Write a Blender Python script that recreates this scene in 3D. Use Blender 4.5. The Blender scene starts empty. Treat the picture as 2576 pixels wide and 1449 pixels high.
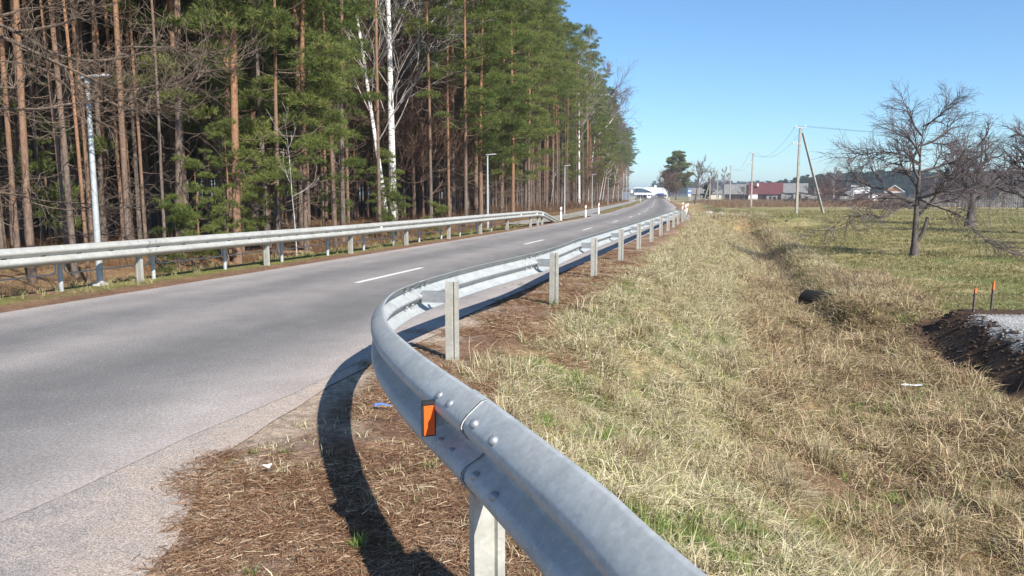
import bpy, math, random
import numpy as np
from mathutils import Vector
R=math.radians
rng=np.random.default_rng(7)
random.seed(7)
S=bpy.context.scene
COL=S.collection
# ------------------------------------------------------------------ camera
F=1932.0; CAMH=1.6; PITCH=math.atan(234.5/F)
cd=bpy.data.cameras.new('camera'); cam=bpy.data.objects.new('camera',cd); COL.objects.link(cam)
cam.location=(0,0,CAMH); cam.rotation_euler=(math.pi/2-PITCH,0,0)
cd.sensor_width=36; cd.lens=F/2576*36; cd.clip_end=9000; cd.clip_start=.05
S.camera=cam
def at(px,py,z=0.):
    "the point of the place at height z that the survey pixel shows"
    X=(px-1288)/F; Y=-(py-724.5)/F
    dx,dy,dz=X,math.cos(PITCH)+Y*math.sin(PITCH),-math.sin(PITCH)+Y*math.cos(PITCH)
    t=(z-CAMH)/dz
    return dx*t,dy*t
def xat(px,d): return (px-1288)/F*d*0.9927+ (px-1288)/F*0.19
# ------------------------------------------------------------------ mesh helpers
class MB:
    def __init__(s): s.v=[];s.f=[];s.m=[];s.a=[];s.n=0
    def add(s,V,Fc,mi=0,a=None):
        V=np.asarray(V,float).reshape(-1,3); Fc=np.asarray(Fc,int)
        s.v.append(V); s.f.append(Fc+s.n); s.m.append(mi); s.n+=len(V)
        s.a.append(np.zeros(len(V)) if a is None else np.broadcast_to(np.asarray(a,float),(len(V),)))
        return s
    def box(s,c,d,mi=0,yaw=0.,tilt=None):
        x,y,z=[q/2 for q in d]
        V=np.array([(-x,-y,-z),(x,-y,-z),(x,y,-z),(-x,y,-z),(-x,-y,z),(x,-y,z),(x,y,z),(-x,y,z)])
        if tilt is not None: V=V@np.array(tilt).T
        if yaw:
            cc,ss=math.cos(yaw),math.sin(yaw); V=V@np.array([[cc,-ss,0],[ss,cc,0],[0,0,1]]).T
        return s.add(V+np.array(c),[(0,3,2,1),(4,5,6,7),(0,1,5,4),(1,2,6,5),(2,3,7,6),(3,0,4,7)],mi)
    def poly(s,P,mi=0):
        return s.add(P,[list(range(len(P)))],mi)
    def prism(s,P,z0,z1,mi=0):
        "vertical prism over a plan outline"
        n=len(P); V=[(x,y,z0) for x,y in P]+[(x,y,z1) for x,y in P]
        s.add(V,[(i,(i+1)%n,(i+1)%n+n,i+n) for i in range(n)],mi)
        s.add(V,[list(range(n))[::-1]],mi); s.add(V,[list(range(n,2*n))],mi); return s
    def tube(s,P,r,n=6,mi=0,cap=True,a=None):
        P=np.asarray(P,float); k=len(P); r=np.broadcast_to(np.asarray(r,float),(k,))
        T=np.gradient(P,axis=0); T/=np.linalg.norm(T,axis=1)[:,None]+1e-12
        up=np.array((0,0,1.)) if abs(T[0,2])<.9 else np.array((1.,0,0))
        A=np.cross(T,up); A/=np.linalg.norm(A,axis=1)[:,None]+1e-9
        B=np.cross(T,A)
        th=np.arange(n)*2*math.pi/n
        V=(P[:,None,:]+r[:,None,None]*(np.cos(th)[None,:,None]*A[:,None,:]+np.sin(th)[None,:,None]*B[:,None,:])).reshape(-1,3)
        i=np.arange(k-1)[:,None]*n; j=np.arange(n)[None,:]; j2=(j+1)%n
        s.add(V,np.stack([i+j,i+j2,i+n+j2,i+n+j],-1).reshape(-1,4),mi,a)
        if cap:
            s.add(V,[list(range(n))[::-1]],mi,a); s.add(V,[list(range((k-1)*n,k*n))],mi,a)
        return s
    def lathe(s,prof,n=12,c=(0,0,0),mi=0):
        prof=np.array(prof,float); th=np.arange(n)*2*math.pi/n
        V=np.stack([prof[:,0,None]*np.cos(th),prof[:,0,None]*np.sin(th),np.repeat(prof[:,1,None],n,1)],-1).reshape(-1,3)+np.array(c)
        k=len(prof); i=np.arange(k-1)[:,None]*n; j=np.arange(n)[None,:]; j2=(j+1)%n
        return s.add(V,np.stack([i+j,i+j2,i+n+j2,i+n+j],-1).reshape(-1,4),mi)
    def arrays(s):
        V=np.concatenate(s.v); A=np.concatenate(s.a)
        li=np.concatenate([f.ravel() for f in s.f]); lt=np.concatenate([np.full(len(f),f.shape[1]) for f in s.f])
        mi=np.concatenate([np.full(len(f),m) for f,m in zip(s.f,s.m)])
        return V,A,li,lt,mi
    def mesh(s,name,mats,smooth=False):
        V,A,li,lt,mi=s.arrays()
        return mesh_from(name,V,li,lt,mi,mats,smooth,{'rnd':('FLOAT',A)})
    def build(s,name,mats,parent=None,smooth=False,loc=None):
        if not isinstance(mats,(list,tuple)): mats=[mats]
        return link(name,s.mesh(name,mats,smooth),parent,loc)
def mesh_from(name,V,li,lt,mi,mats,smooth=False,attrs={}):
    me=bpy.data.meshes.new(name)
    me.vertices.add(len(V)); me.vertices.foreach_set('co',np.ascontiguousarray(V,np.float32).ravel())
    if len(lt):
        me.loops.add(len(li)); me.loops.foreach_set('vertex_index',li.astype(np.int32))
        me.polygons.add(len(lt)); ls=np.concatenate([[0],np.cumsum(lt)[:-1]])
        me.polygons.foreach_set('loop_start',ls.astype(np.int32)); me.polygons.foreach_set('loop_total',lt.astype(np.int32))
        me.polygons.foreach_set('material_index',mi.astype(np.int32))
        me.polygons.foreach_set('use_smooth',np.full(len(lt),bool(smooth)))
    for m in mats: me.materials.append(m)
    for k,(t,a) in attrs.items():
        at_=me.attributes.new(k,t,'POINT')
        if t=='FLOAT': at_.data.foreach_set('value',np.ascontiguousarray(a,np.float32))
        elif t=='INT': at_.data.foreach_set('value',np.ascontiguousarray(a,np.int32))
        elif t=='FLOAT_VECTOR': at_.data.foreach_set('vector',np.ascontiguousarray(a,np.float32).ravel())
        elif t=='FLOAT_COLOR': at_.data.foreach_set('color',np.ascontiguousarray(a,np.float32).ravel())
    me.update(calc_edges=True); me.validate()
    return me
def link(name,data,parent=None,loc=None,yaw=None):
    o=bpy.data.objects.new(name,data); COL.objects.link(o)
    if parent is not None: o.parent=parent
    if loc is not None: o.location=loc
    if yaw is not None: o.rotation_euler=(0,0,yaw)
    return o
def thing(name,label,cat,loc=(0,0,0),yaw=0.,group=None):
    o=link(name,None,None,loc,yaw); o.empty_display_size=.2
    return tag(o,label,cat,group)
def tag(o,label=None,cat=None,group=None,kind=None):
    if label: o['label']=label
    if cat: o['category']=cat
    if group: o['group']=group
    if kind: o['kind']=kind
    return o
def struct(o): o['kind']='structure'; return o
def copy_tree(o,parent=None):
    c=o.copy(); COL.objects.link(c)
    if parent is not None: c.parent=parent
    for ch in o.children: copy_tree(ch,c)
    return c
# noise ---------------------------------------------------------------------
def _h(ix,iy,seed):
    n=(ix.astype(np.int64)*374761393+iy.astype(np.int64)*668265263+seed*1442695041)&0x7fffffff
    n=((n^(n>>13))*1274126177)&0x7fffffff
    return ((n^(n>>16))&0xffff)/65535.
def vnoise(x,y,seed=0):
    ix=np.floor(x);iy=np.floor(y);fx=x-ix;fy=y-iy
    fx=fx*fx*(3-2*fx);fy=fy*fy*(3-2*fy)
    a=_h(ix,iy,seed);b=_h(ix+1,iy,seed);c=_h(ix,iy+1,seed);d=_h(ix+1,iy+1,seed)
    return (a*(1-fx)+b*fx)*(1-fy)+(c*(1-fx)+d*fx)*fy
def fbm(x,y,sc,seed=0,o=3):
    s=0;w=1;t=0
    for k in range(o):
        s=s+w*vnoise(x*sc*2**k,y*sc*2**k,seed+k*17); t+=w; w*=.5
    return s/t
def sm(x,a,b):
    t=np.clip((x-a)/(b-a),0,1); return t*t*(3-2*t)
def catmull(P,step):
    P=np.asarray(P,float); Q=np.vstack([2*P[0]-P[1],P,2*P[-1]-P[-2]]); out=[]
    for i in range(1,len(Q)-2):
        p0,p1,p2,p3=Q[i-1:i+3]; n=max(2,int(np.linalg.norm(p2-p1)/step))
        t=np.linspace(0,1,n,endpoint=False)[:,None]
        out.append(.5*(2*p1+(p2-p0)*t+(2*p0-5*p1+4*p2-p3)*t**2+(3*p1-p0-3*p2+p3)*t**3))
    return np.vstack(out+[P[-1:]])
def arclen(P): return np.concatenate([[0],np.cumsum(np.linalg.norm(np.diff(P,axis=0),axis=1))])
def tangents(P):
    T=np.gradient(P,axis=0); return T/(np.linalg.norm(T,axis=1)[:,None]+1e-12)
def polydist(x,y,P,chunk=20000):
    "signed distance (+ right of the path direction) and arc position, to a polyline in plan"
    x=np.asarray(x,float).ravel();y=np.asarray(y,float).ravel()
    A=P[:-1];D=np.diff(P,axis=0);L2=(D**2).sum(1);S0=arclen(P)[:-1];L=np.sqrt(L2)
    sd=np.empty(len(x));sa=np.empty(len(x))
    for k in range(0,len(x),chunk):
        q=np.stack([x[k:k+chunk],y[k:k+chunk]],-1)
        w=q[:,None,:]-A[None]; t=np.clip((w*D[None]).sum(2)/L2[None],0,1)
        e=w-t[...,None]*D[None]; d2=(e**2).sum(2); j=d2.argmin(1); i=np.arange(len(q))
        cr=D[j,0]*w[i,j,1]-D[j,1]*w[i,j,0]
        sd[k:k+chunk]=-np.sign(cr)*np.sqrt(d2[i,j]); sa[k:k+chunk]=S0[j]+t[i,j]*L[j]
    return sd,sa
# ------------------------------------------------------------------ materials
class SH:
    def __init__(s,name):
        s.m=bpy.data.materials.new(name); s.m.use_nodes=True; s.nt=s.m.node_tree; s.nt.nodes.clear()
        s.out=s.nt.nodes.new('ShaderNodeOutputMaterial')
    def put(s,sock,v):
        if isinstance(v,bpy.types.NodeSocket): s.nt.links.new(v,sock)
        else:
            if hasattr(sock.default_value,'__len__') and not hasattr(v,'__len__'): v=[v]*len(sock.default_value)
            if hasattr(v,'__len__') and len(v)==3 and len(sock.default_value)==4: v=(*v,1)
            sock.default_value=v
    def n(s,t,ins={},**props):
        nd=s.nt.nodes.new('ShaderNode'+t)
        for k,v in props.items(): setattr(nd,k,v)
        for k,v in ins.items(): s.put(nd.inputs[k],v)
        return nd
    def coord(s,kind='Object'): return s.n('TexCoord').outputs[kind]
    def pos(s): return s.n('NewGeometry').outputs['Position']
    def noise(s,vec,scale,detail=3,rough=.6,dist=0.):
        return s.n('TexNoise',{'Vector':vec,'Scale':scale,'Detail':detail,'Roughness':rough,'Distortion':dist}).outputs['Fac']
    def map(s,vec,scale): return s.n('Mapping',{'Vector':vec,'Scale':scale}).outputs[0]
    def ramp(s,fac,stops,interp='LINEAR'):
        nd=s.n('ValToRGB',{'Fac':fac}); e=nd.color_ramp.elements; nd.color_ramp.interpolation=interp
        while len(e)<len(stops): e.new(.5)
        for q,(p,c) in zip(e,stops):
            q.position=p; q.color=(*c,1) if len(c)==3 else c
        return nd.outputs[0]
    def mix(s,f,a,b,mode='MIX'):
        nd=s.n('Mix',data_type='RGBA',blend_type=mode)
        s.put(nd.inputs[0],f); s.put(nd.inputs[6],a); s.put(nd.inputs[7],b); return nd.outputs[2]
    def math(s,op,a,b=0.,clamp=False):
        nd=s.n('Math',operation=op,use_clamp=clamp); s.put(nd.inputs[0],a); s.put(nd.inputs[1],b); return nd.outputs[0]
    def attr(s,name,out='Fac'): return s.n('Attribute',attribute_name=name).outputs[out]
    def bsdf(s,col,rough=.8,metal=0.,bump=None,bstr=.3,bdist=.01,spec=.3,**kw):
        b=s.n('BsdfPrincipled',{'Base Color':col,'Roughness':rough,'Metallic':metal,'Specular IOR Level':spec})
        for k,v in kw.items(): s.put(b.inputs[k.replace('_',' ')],v)
        if bump is not None:
            s.put(b.inputs['Normal'],s.n('Bump',{'Height':bump,'Strength':bstr,'Distance':bdist}).outputs[0])
        s.nt.links.new(b.outputs[0],s.out.inputs[0]); return s.m
def g3(v,t=(1,1,1)): return tuple(v*q for q in t)
def simple(name,col,rough=.7,metal=0.,var=.25,sc=6.,bstr=.25,bd=.01,kind='Object',spec=.3):
    h=SH(name); c=h.coord(kind); f=h.noise(c,sc,4,.65)
    cc=h.ramp(f,[(.3,g3(1-var,col)),(.7,g3(1+var*.7,col))])
    return h.bsdf(cc,rough,metal,h.noise(c,sc*6,3),bstr,bd,spec)
M={}
def galv(name,base,metal,rough,dust):
    h=SH(name); c=h.coord(); 
    f=h.noise(c,9,5,.7); f2=h.noise(h.map(c,(1,1,.35)),3,4,.6); sp=h.n('TexVoronoi',{'Vector':c,'Scale':90}).outputs['Distance']
    col=h.ramp(f,[(.3,g3(.86,base)),(.52,base),(.7,g3(1.10,base))])
    col=h.mix(h.ramp(f2,[(.45,(0,0,0)),(.75,(.6,.6,.6))]),col,dust)
    col=h.mix(h.ramp(h.noise(c,46,4,.75),[(.62,(0,0,0)),(.70,(.7,.7,.7))]),col,g3(1.35,base))
    sc=h.noise(h.map(c,(60,60,220)),1.,3,.7); col=h.mix(h.ramp(sc,[(.68,(0,0,0)),(.73,(.6,.6,.6))]),col,g3(1.5,base)); blo=h.noise(h.map(c,(1,1,2.5)),2.6,5,.75); col=h.mix(h.ramp(blo,[(.36,(.5,.5,.5)),(.52,(0,0,0))]),col,g3(.70,base)); fl=h.n('TexVoronoi',{'Vector':c,'Scale':55.,'Randomness':1.}).outputs['Color']; col=h.mix(.16,col,h.ramp(fl,[(0.,(.2,.2,.2)),(1.,(.8,.8,.8))]),'OVERLAY')
    return h.bsdf(col,h.math('ADD',h.math('MULTIPLY',f,.25),rough),metal,h.noise(c,30,4,.7),.12,.003,.4)
M['galv']=galv('galvanised_steel',(.43,.455,.455),.20,.46,(.50,.485,.45))
M['galv_old']=galv('weathered_galvanised_steel',(.45,.445,.41),.25,.5,(.40,.38,.32))
M['galv_post']=galv('galvanised_post_steel',(.46,.45,.40),.3,.5,(.38,.34,.27))
M['bolt']=simple('bolt_steel',(.36,.37,.39),.45,.6,.2,40)
def asphalt():
    h=SH('worn_asphalt'); c=h.pos(); u=h.attr('lat')
    u=h.math('ADD',u,h.math('MULTIPLY',h.math('SUBTRACT',h.noise(c,.35,3),.5),.55))
    t=h.math('DIVIDE',h.math('ADD',u,3.2),6.4)
    dust=(.340,.306,.287); grey=(.190,.181,.177); mid=(.252,.233,.223)
    band=h.ramp(t,[(.0,dust),(.07,g3(.98,dust)),(.13,mid),(.20,(.265,.242,.23)),(.28,grey),(.36,grey),(.44,mid),(.52,(.262,.24,.228)),(.60,(.205,.194,.188)),(.70,g3(.86,grey)),(.78,g3(.92,grey)),(.87,mid),(.95,(.355,.316,.294)),(1.,(.38,.332,.304))])
    fine=h.noise(c,160,3,.8); f2=h.noise(c,45,4,.75)
    col=h.mix(.55,band,h.ramp(fine,[(.36,(.16,.16,.16)),(.5,(.5,.5,.5)),(.66,(.95,.94,.92))]),'OVERLAY')
    col=h.mix(.40,col,h.ramp(f2,[(.38,(.2,.2,.2)),(.62,(.8,.8,.8))]),'OVERLAY')
    pt=h.noise(c,1.3,5,.7); col=h.mix(.28,col,h.ramp(pt,[(.38,(.34,.34,.34)),(.62,(.64,.635,.63))]),'OVERLAY')
    big=h.noise(h.map(c,(1,.3,1)),.9,4,.6)
    col=h.mix(.35,col,h.ramp(big,[(.35,(.36,.36,.36)),(.65,(.64,.63,.62))]),'OVERLAY')
    vo=h.n('TexVoronoi',{'Vector':c,'Scale':70}); ch=h.ramp(vo.outputs['Color'],[(.0,(0,0,0)),(.93,(0,0,0)),(.97,(.7,.7,.7))])
    col=h.mix(ch,col,(.45,.44,.42))
    return h.bsdf(col,.85,0,h.math('ADD',fine,f2),.55,.006,.25)
M['asphalt']=asphalt()
def apron():
    h=SH('dusty_old_asphalt'); c=h.pos()
    fine=h.noise(c,120,4,.85); f2=h.noise(c,4,4,.7)
    col=h.ramp(f2,[(.3,(.29,.263,.245)),(.55,(.345,.308,.285)),(.72,(.40,.345,.305))])
    col=h.mix(h.ramp(h.math('ADD',h.attr('lat'),h.math('MULTIPLY',h.math('SUBTRACT',f2,.5),.5)),[(.80,(0,0,0)),(1.02,(1,1,1))]),col,(.43,.355,.30))
    col=h.mix(.8,col,h.ramp(fine,[(.38,(.10,.1,.1)),(.5,(.5,.5,.5)),(.64,(.97,.95,.92))]),'OVERLAY')
    vo=h.n('TexVoronoi',{'Vector':c,'Scale':38}); ch=h.ramp(vo.outputs['Color'],[(.0,(0,0,0)),(.88,(0,0,0)),(.95,(.8,.8,.8))])
    col=h.mix(ch,col,(.47,.44,.42))
    return h.bsdf(col,.9,0,fine,.7,.008,.2)
M['apron']=apron()
M['marking']=simple('road_paint',(.72,.71,.68),.6,0,.12,14,.2,.004)
M['path']=simple('path_asphalt',(.30,.285,.27),.9,0,.15,8,.4,.006)
M['concrete']=simple('concrete',(.42,.40,.37),.9,0,.2,5,.4,.006)
M['pole_conc']=simple('pole_concrete',(.36,.33,.29),.9,0,.25,3,.4,.006)
M['white_plastic']=simple('white_plastic',(.82,.82,.81),.45,0,.06,8,.05,.002)
M['black_plastic']=simple('black_plastic',(.03,.03,.032),.5,0,.2,8,.1,.002)
M['orange']=simple('orange_reflector',(.90,.13,.02),.3,0,.06,30,.05,.002,spec=.5)
M['orange_paint']=simple('orange_paint',(.85,.16,.04),.6,0,.1,10,.1,.002)
M['blue_paint']=simple('blue_paint',(.05,.16,.55),.5,0,.1,4,.1,.002)
M['lamp']=simple('lamp_housing',(.55,.56,.57),.4,.3,.08,6,.05,.002)
M['glass']=simple('lamp_glass',(.25,.26,.27),.15,0,.05,6,.02,.001,spec=.5)
M['rust']=simple('rusty_iron',(.16,.075,.045),.8,.2,.4,12)
M['stake']=simple('weathered_stake',(.12,.10,.085),.9,0,.3,12)
M['wire']=simple('wire',(.10,.10,.11),.6,.4,.1,2)
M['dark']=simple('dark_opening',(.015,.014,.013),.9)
def ground():
    h=SH('ground'); p=h.pos(); base=h.attr('tint','Color')
    f1=h.noise(p,1.7,5,.65); f2=h.noise(p,14,5,.75); f3=h.noise(p,70,4,.8)
    col=h.mix(.55,base,h.ramp(f1,[(.32,(.28,.28,.28)),(.66,(.72,.72,.7))]),'OVERLAY')
    col=h.mix(.75,col,h.ramp(f2,[(.34,(.2,.2,.2)),(.66,(.8,.8,.78))]),'OVERLAY')
    col=h.mix(.7,col,h.ramp(f3,[(.36,(.2,.2,.2)),(.64,(.8,.8,.8))]),'OVERLAY')
    return h.bsdf(col,.95,0,h.math('ADD',f2,h.math('MULTIPLY',f3,.4)),.9,.03,.1)
M['ground']=ground()
def bark_pine():
    h=SH('pine_bark'); c=h.coord(); sep=h.n('SeparateXYZ',{0:c}); z=sep.outputs[2]
    rnd=h.n('ObjectInfo').outputs['Random']
    zz=h.math('SUBTRACT',z,h.math('ADD',h.math('MULTIPLY',rnd,11.),-1.5))
    zz=h.math('ADD',zz,h.math('MULTIPLY',h.noise(c,1.1,3),5.))
    f=h.math('DIVIDE',zz,9.,True)
    cr=h.map(c,(7,7,1.6)); n1=h.noise(cr,2.2,5,.75); n2=h.noise(h.map(c,(9,9,3)),4,5,.7)
    grey=h.ramp(n1,[(.3,(.050,.038,.032)),(.5,(.145,.112,.092)),(.7,(.25,.205,.175))])
    orange=h.ramp(n2,[(.28,(.12,.062,.036)),(.5,(.29,.150,.080)),(.72,(.43,.25,.145))])
    col=h.mix(f,grey,orange)
    return h.bsdf(col,.9,0,n1,.9,.02,.1)
M['pine_bark']=bark_pine()
def wood_bark(name,a,b,cc):
    h=SH(name); c=h.coord(); n1=h.noise(h.map(c,(6,6,1.5)),3,5,.7)
    return h.bsdf(h.ramp(n1,[(.3,a),(.5,b),(.7,cc)]),.9,0,n1,.6,.01,.1)
M['twig']=wood_bark('dead_twig',(.065,.047,.034),(.13,.097,.073),(.22,.17,.13))
M['twig_brown']=wood_bark('brown_twig',(.07,.042,.030),(.13,.078,.056),(.19,.12,.09))
M['apple_bark']=wood_bark('apple_bark',(.055,.045,.040),(.115,.095,.085),(.20,.17,.15))
M['apple_twig']=wood_bark('apple_twig',(.075,.060,.062),(.125,.10,.10),(.18,.15,.145))
M['grey_twig']=wood_bark('grey_twig',(.12,.095,.095),(.19,.155,.15),(.27,.22,.215))
M['weed']=wood_bark('dry_weed',(.09,.055,.035),(.18,.11,.07),(.28,.19,.12))
def birch():
    h=SH('birch_bark'); c=h.coord(); z=h.n('SeparateXYZ',{0:c}).outputs[2]
    a=h.noise(h.map(c,(1.6,1.6,9)),1.5,4,.7); b=h.noise(h.map(c,(5,5,2)),1.5,4,.7)
    m1=h.ramp(a,[(.56,(0,0,0)),(.61,(1,1,1))]); low=h.math('SUBTRACT',1.,h.math('DIVIDE',z,2.2,True))
    m2=h.ramp(h.math('ADD',b,h.math('MULTIPLY',low,.25)),[(.60,(0,0,0)),(.70,(1,1,1))])
    col=h.mix(m1,h.ramp(b,[(.3,(.62,.60,.57)),(.7,(.80,.78,.75))]),(.08,.07,.065))
    col=h.mix(m2,col,(.10,.085,.075))
    return h.bsdf(col,.7,0,b,.3,.01,.2)
M['birch']=birch()
M['birch_twig']=wood_bark('birch_twig',(.22,.18,.165),(.42,.38,.36),(.64,.60,.57))
def leafy(name,stops,trans=.25,ws=.35):
    h=SH(name); r=h.attr('rnd'); p=h.pos()
    w=h.noise(p,ws,3,.6)
    f=h.math('ADD',h.math('MULTIPLY',r,.6),h.math('MULTIPLY',w,.4))
    rr=h.math('MULTIPLY',h.math('SUBTRACT',h.n('ObjectInfo').outputs['Random'],.5),.22)
    col=h.ramp(h.math('ADD',f,rr,True),stops)
    d=h.n('BsdfDiffuse',{'Color':col}); t=h.n('BsdfTranslucent',{'Color':col}); mx=h.n('MixShader',{0:trans})
    h.nt.links.new(d.outputs[0],mx.inputs[1]); h.nt.links.new(t.outputs[0],mx.inputs[2]); h.nt.links.new(mx.outputs[0],h.out.inputs[0])
    return h.m
M['needle']=leafy('pine_needles',[(.2,(.050,.070,.026)),(.42,(.120,.158,.046)),(.62,(.205,.238,.068)),(.82,(.30,.30,.10))],.35)
M['spruce']=leafy('spruce_needles',[(.25,(.03,.06,.018)),(.5,(.075,.125,.028)),(.75,(.13,.17,.04))],.25)
M['far_needle']=leafy('distant_needles',[(.25,(.03,.052,.024)),(.5,(.055,.085,.036)),(.75,(.085,.115,.05))],.2,.05)
M['dry']=leafy('dry_grass_blades',[(.20,(.13,.08,.040)),(.34,(.33,.265,.15)),(.50,(.55,.475,.31)),(.62,(.70,.62,.43)),(.74,(.48,.43,.21)),(.85,(.18,.24,.065))],.2,1.1)
M['ditchgrass']=leafy('ditch_grass_blades',[(.2,(.13,.075,.038)),(.36,(.30,.21,.12)),(.54,(.49,.375,.23)),(.70,(.60,.49,.32)),(.82,(.20,.22,.07))],.2,.7)
M['green']=leafy('green_grass_blades',[(.2,(.07,.12,.025)),(.5,(.15,.23,.05)),(.75,(.26,.33,.10)),(.88,(.50,.42,.2))],.25,1.2)
M['fieldgrass']=leafy('field_grass_blades',[(.26,(.115,.135,.045)),(.42,(.23,.215,.09)),(.56,(.35,.30,.145)),(.75,(.48,.41,.23))],.2,.16)
M['litter']=leafy('pine_litter',[(.2,(.10,.052,.030)),(.42,(.25,.138,.078)),(.62,(.36,.225,.14)),(.82,(.52,.41,.28))],.1,2.)
M['reed']=leafy('dry_reed',[(.2,(.14,.085,.052)),(.5,(.25,.165,.105)),(.8,(.36,.26,.165))],.2,.1)
M['brush']=leafy('forest_brush',[(.2,(.07,.042,.026)),(.5,(.15,.09,.055)),(.8,(.26,.18,.11))],.1,.6)
def planks(name,a,b,gap,wid=.16,axis='x'):
    h=SH(name); c=h.coord(); sp=h.n('SeparateXYZ',{0:c}); x=h.math('ADD',sp.outputs[0],sp.outputs[1]) if axis=='x' else sp.outputs[2]
    fr=h.math('FRACT',h.math('DIVIDE',x,wid)); fl=h.math('FLOOR',h.math('DIVIDE',x,wid))
    wn=h.n('TexWhiteNoise',{'W':fl},noise_dimensions='1D').outputs['Value']
    n1=h.noise(h.map(c,(9,9,1.2)),2,5,.7)
    col=h.mix(h.math('ADD',h.math('MULTIPLY',wn,.65),h.math('MULTIPLY',n1,.35)),a,b)
    g=h.math('LESS_THAN',fr,.16); col=h.mix(g,col,gap)
    return h.bsdf(col,.9,0,fr,.3,.02,.1)
M['planks_grey']=planks('grey_boards',(.16,.15,.14),(.46,.44,.42),(.03,.027,.025),.32)
M['planks_dark']=planks('dark_logs',(.035,.026,.022),(.10,.07,.055),(.015,.012,.01),.25,'z')
M['planks_pale']=planks('pale_boards',(.26,.25,.23),(.42,.40,.37),(.05,.045,.04),.2)
def roofm(name,a,b,period,seam):
    h=SH(name); c=h.coord(); x=h.n('SeparateXYZ',{0:c}).outputs[0]; n1=h.noise(h.map(c,(1.2,.4,.4)),1.4,5,.7)
    fr=h.math('FRACT',h.math('DIVIDE',x,period)); col=h.ramp(n1,[(.3,a),(.7,b)])
    col=h.mix(h.math('LESS_THAN',fr,.1),col,seam); return h.bsdf(col,.7,0,fr,.3,.03,.2)
M['roof_red']=roofm('rusty_red_metal_roof',(.10,.035,.035),(.17,.055,.050),.9,(.055,.022,.022))
M['roof_grey']=roofm('grey_slate_roof',(.15,.145,.135),(.27,.26,.245),1.1,(.13,.125,.12))
M['roof_dark']=roofm('dark_roof',(.06,.05,.047),(.12,.10,.095),1.1,(.05,.04,.04))
M['roof_brown']=roofm('brown_roof',(.11,.06,.05),(.17,.095,.08),1.,(.07,.04,.035))
M['white_wall']=simple('white_render',(.80,.79,.76),.8,0,.08,2,.1,.01)
M['cream_wall']=simple('cream_render',(.62,.56,.45),.8,0,.15,2,.1,.01)
M['orange_wood']=planks('orange_boards',(.38,.15,.05),(.55,.24,.09),(.2,.08,.03),.25)
M['pane']=simple('window_pane',(.06,.07,.09),.15,0,.2,2,.02,.001,spec=.6)
M['blue_glass']=simple('blue_glazing',(.10,.17,.30),.2,0,.2,.4,.02,.001,spec=.6)
M['purple_wall']=simple('dark_plum_wall',(.13,.075,.10),.8,0,.1,1)
M['grey_panel']=simple('grey_blue_panel',(.17,.19,.23),.7,.1,.12,1)
M['gravel']=simple('pale_gravel',(.36,.355,.35),.9,0,.2,12,.5,.01)
M['plastic_sheet']=simple('white_foil',(.80,.81,.83),.4,0,.1,20,.4,.01)
M['blue_scrap']=simple('blue_scrap',(.12,.22,.55),.5,0,.2,30,.3,.005)
M['stone']=simple('pebble',(.42,.37,.33),.85,0,.25,20,.4,.005)
M['cut_wood']=wood_bark('cut_wood',(.14,.085,.055),(.24,.15,.10),(.36,.25,.17))
# ------------------------------------------------------------------ plan of the road and the guardrails
ROADC=catmull([(-22,-52),(-14.5,-26),(-10.0,-10.5),(-6.9,0),(-4.0,10),(-2.78,14.2),(.38,24.9),(3.5,36),(5.95,45.5),(8.4,55),(12.45,72.75),(16.2,92),(19.9,109.5),(37,200),(50.5,272),(56.5,305),(58,340)],2.5)
RAIL_R=catmull([(2.8,-6.0),(1.93,-2.7),(.98,-.2),(.380,1.405),(.212,1.93),(-.128,2.82),(-.38,3.46),(-.69,4.43),(-.875,5.25),(-.97,6.0),(-.97,6.74),(-.80,7.75),(-.36,9.2),(.2,10.75),(.60,11.95),(1.55,15.75),(2.58,19.4),(5.0,28.1),(7.45,37.0),(9.3,43.8),(10.0,46.2),(10.9,49),(12.1,52.3)],.12)
RAIL_L=catmull([(-17.2,-17),(-12.6,-3),(-9.55,6.0),(-8.0,10.6),(-6.8,14.06),(-5.55,17.63),(-4.4,21),(-3.37,24.5),(-2.37,27.8),(-1.4,31.2),(-.48,34.3),(.45,37.2),(1.25,39.8),(2.1,44.2),(2.95,48.6)],.15)
RPROF=np.vstack([RAIL_R[RAIL_R[:,1]<43][::3],catmull([(9.3,43.8),(12.0,54),(16.2,72.7),(19.9,92),(23.4,108.7),(40.6,199.5),(54,271),(60,305),(61.5,345),(62,500)],6)])
PATHC=catmull([(.3,42.0),(1.5,47),(2.9,52.5),(4.6,60),(7.0,71.5),(10.4,90),(14.5,110),(22.8,153),(31,196.5),(45,270),(50,300)],3)
def heap(x,y):
    'distance outside the edge of the gravelled field entrance'
    a=(8.25+.14*(y-12.5))-x; b=np.maximum(y-16.3,9.8-y)
    return np.where((a>-.8)&(b>-.8),np.hypot(np.maximum(a+.8,0),np.maximum(b+.8,0))-.8,np.maximum(a,b))+.35*(fbm(x,y,.8,21,2)-.5)
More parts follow.
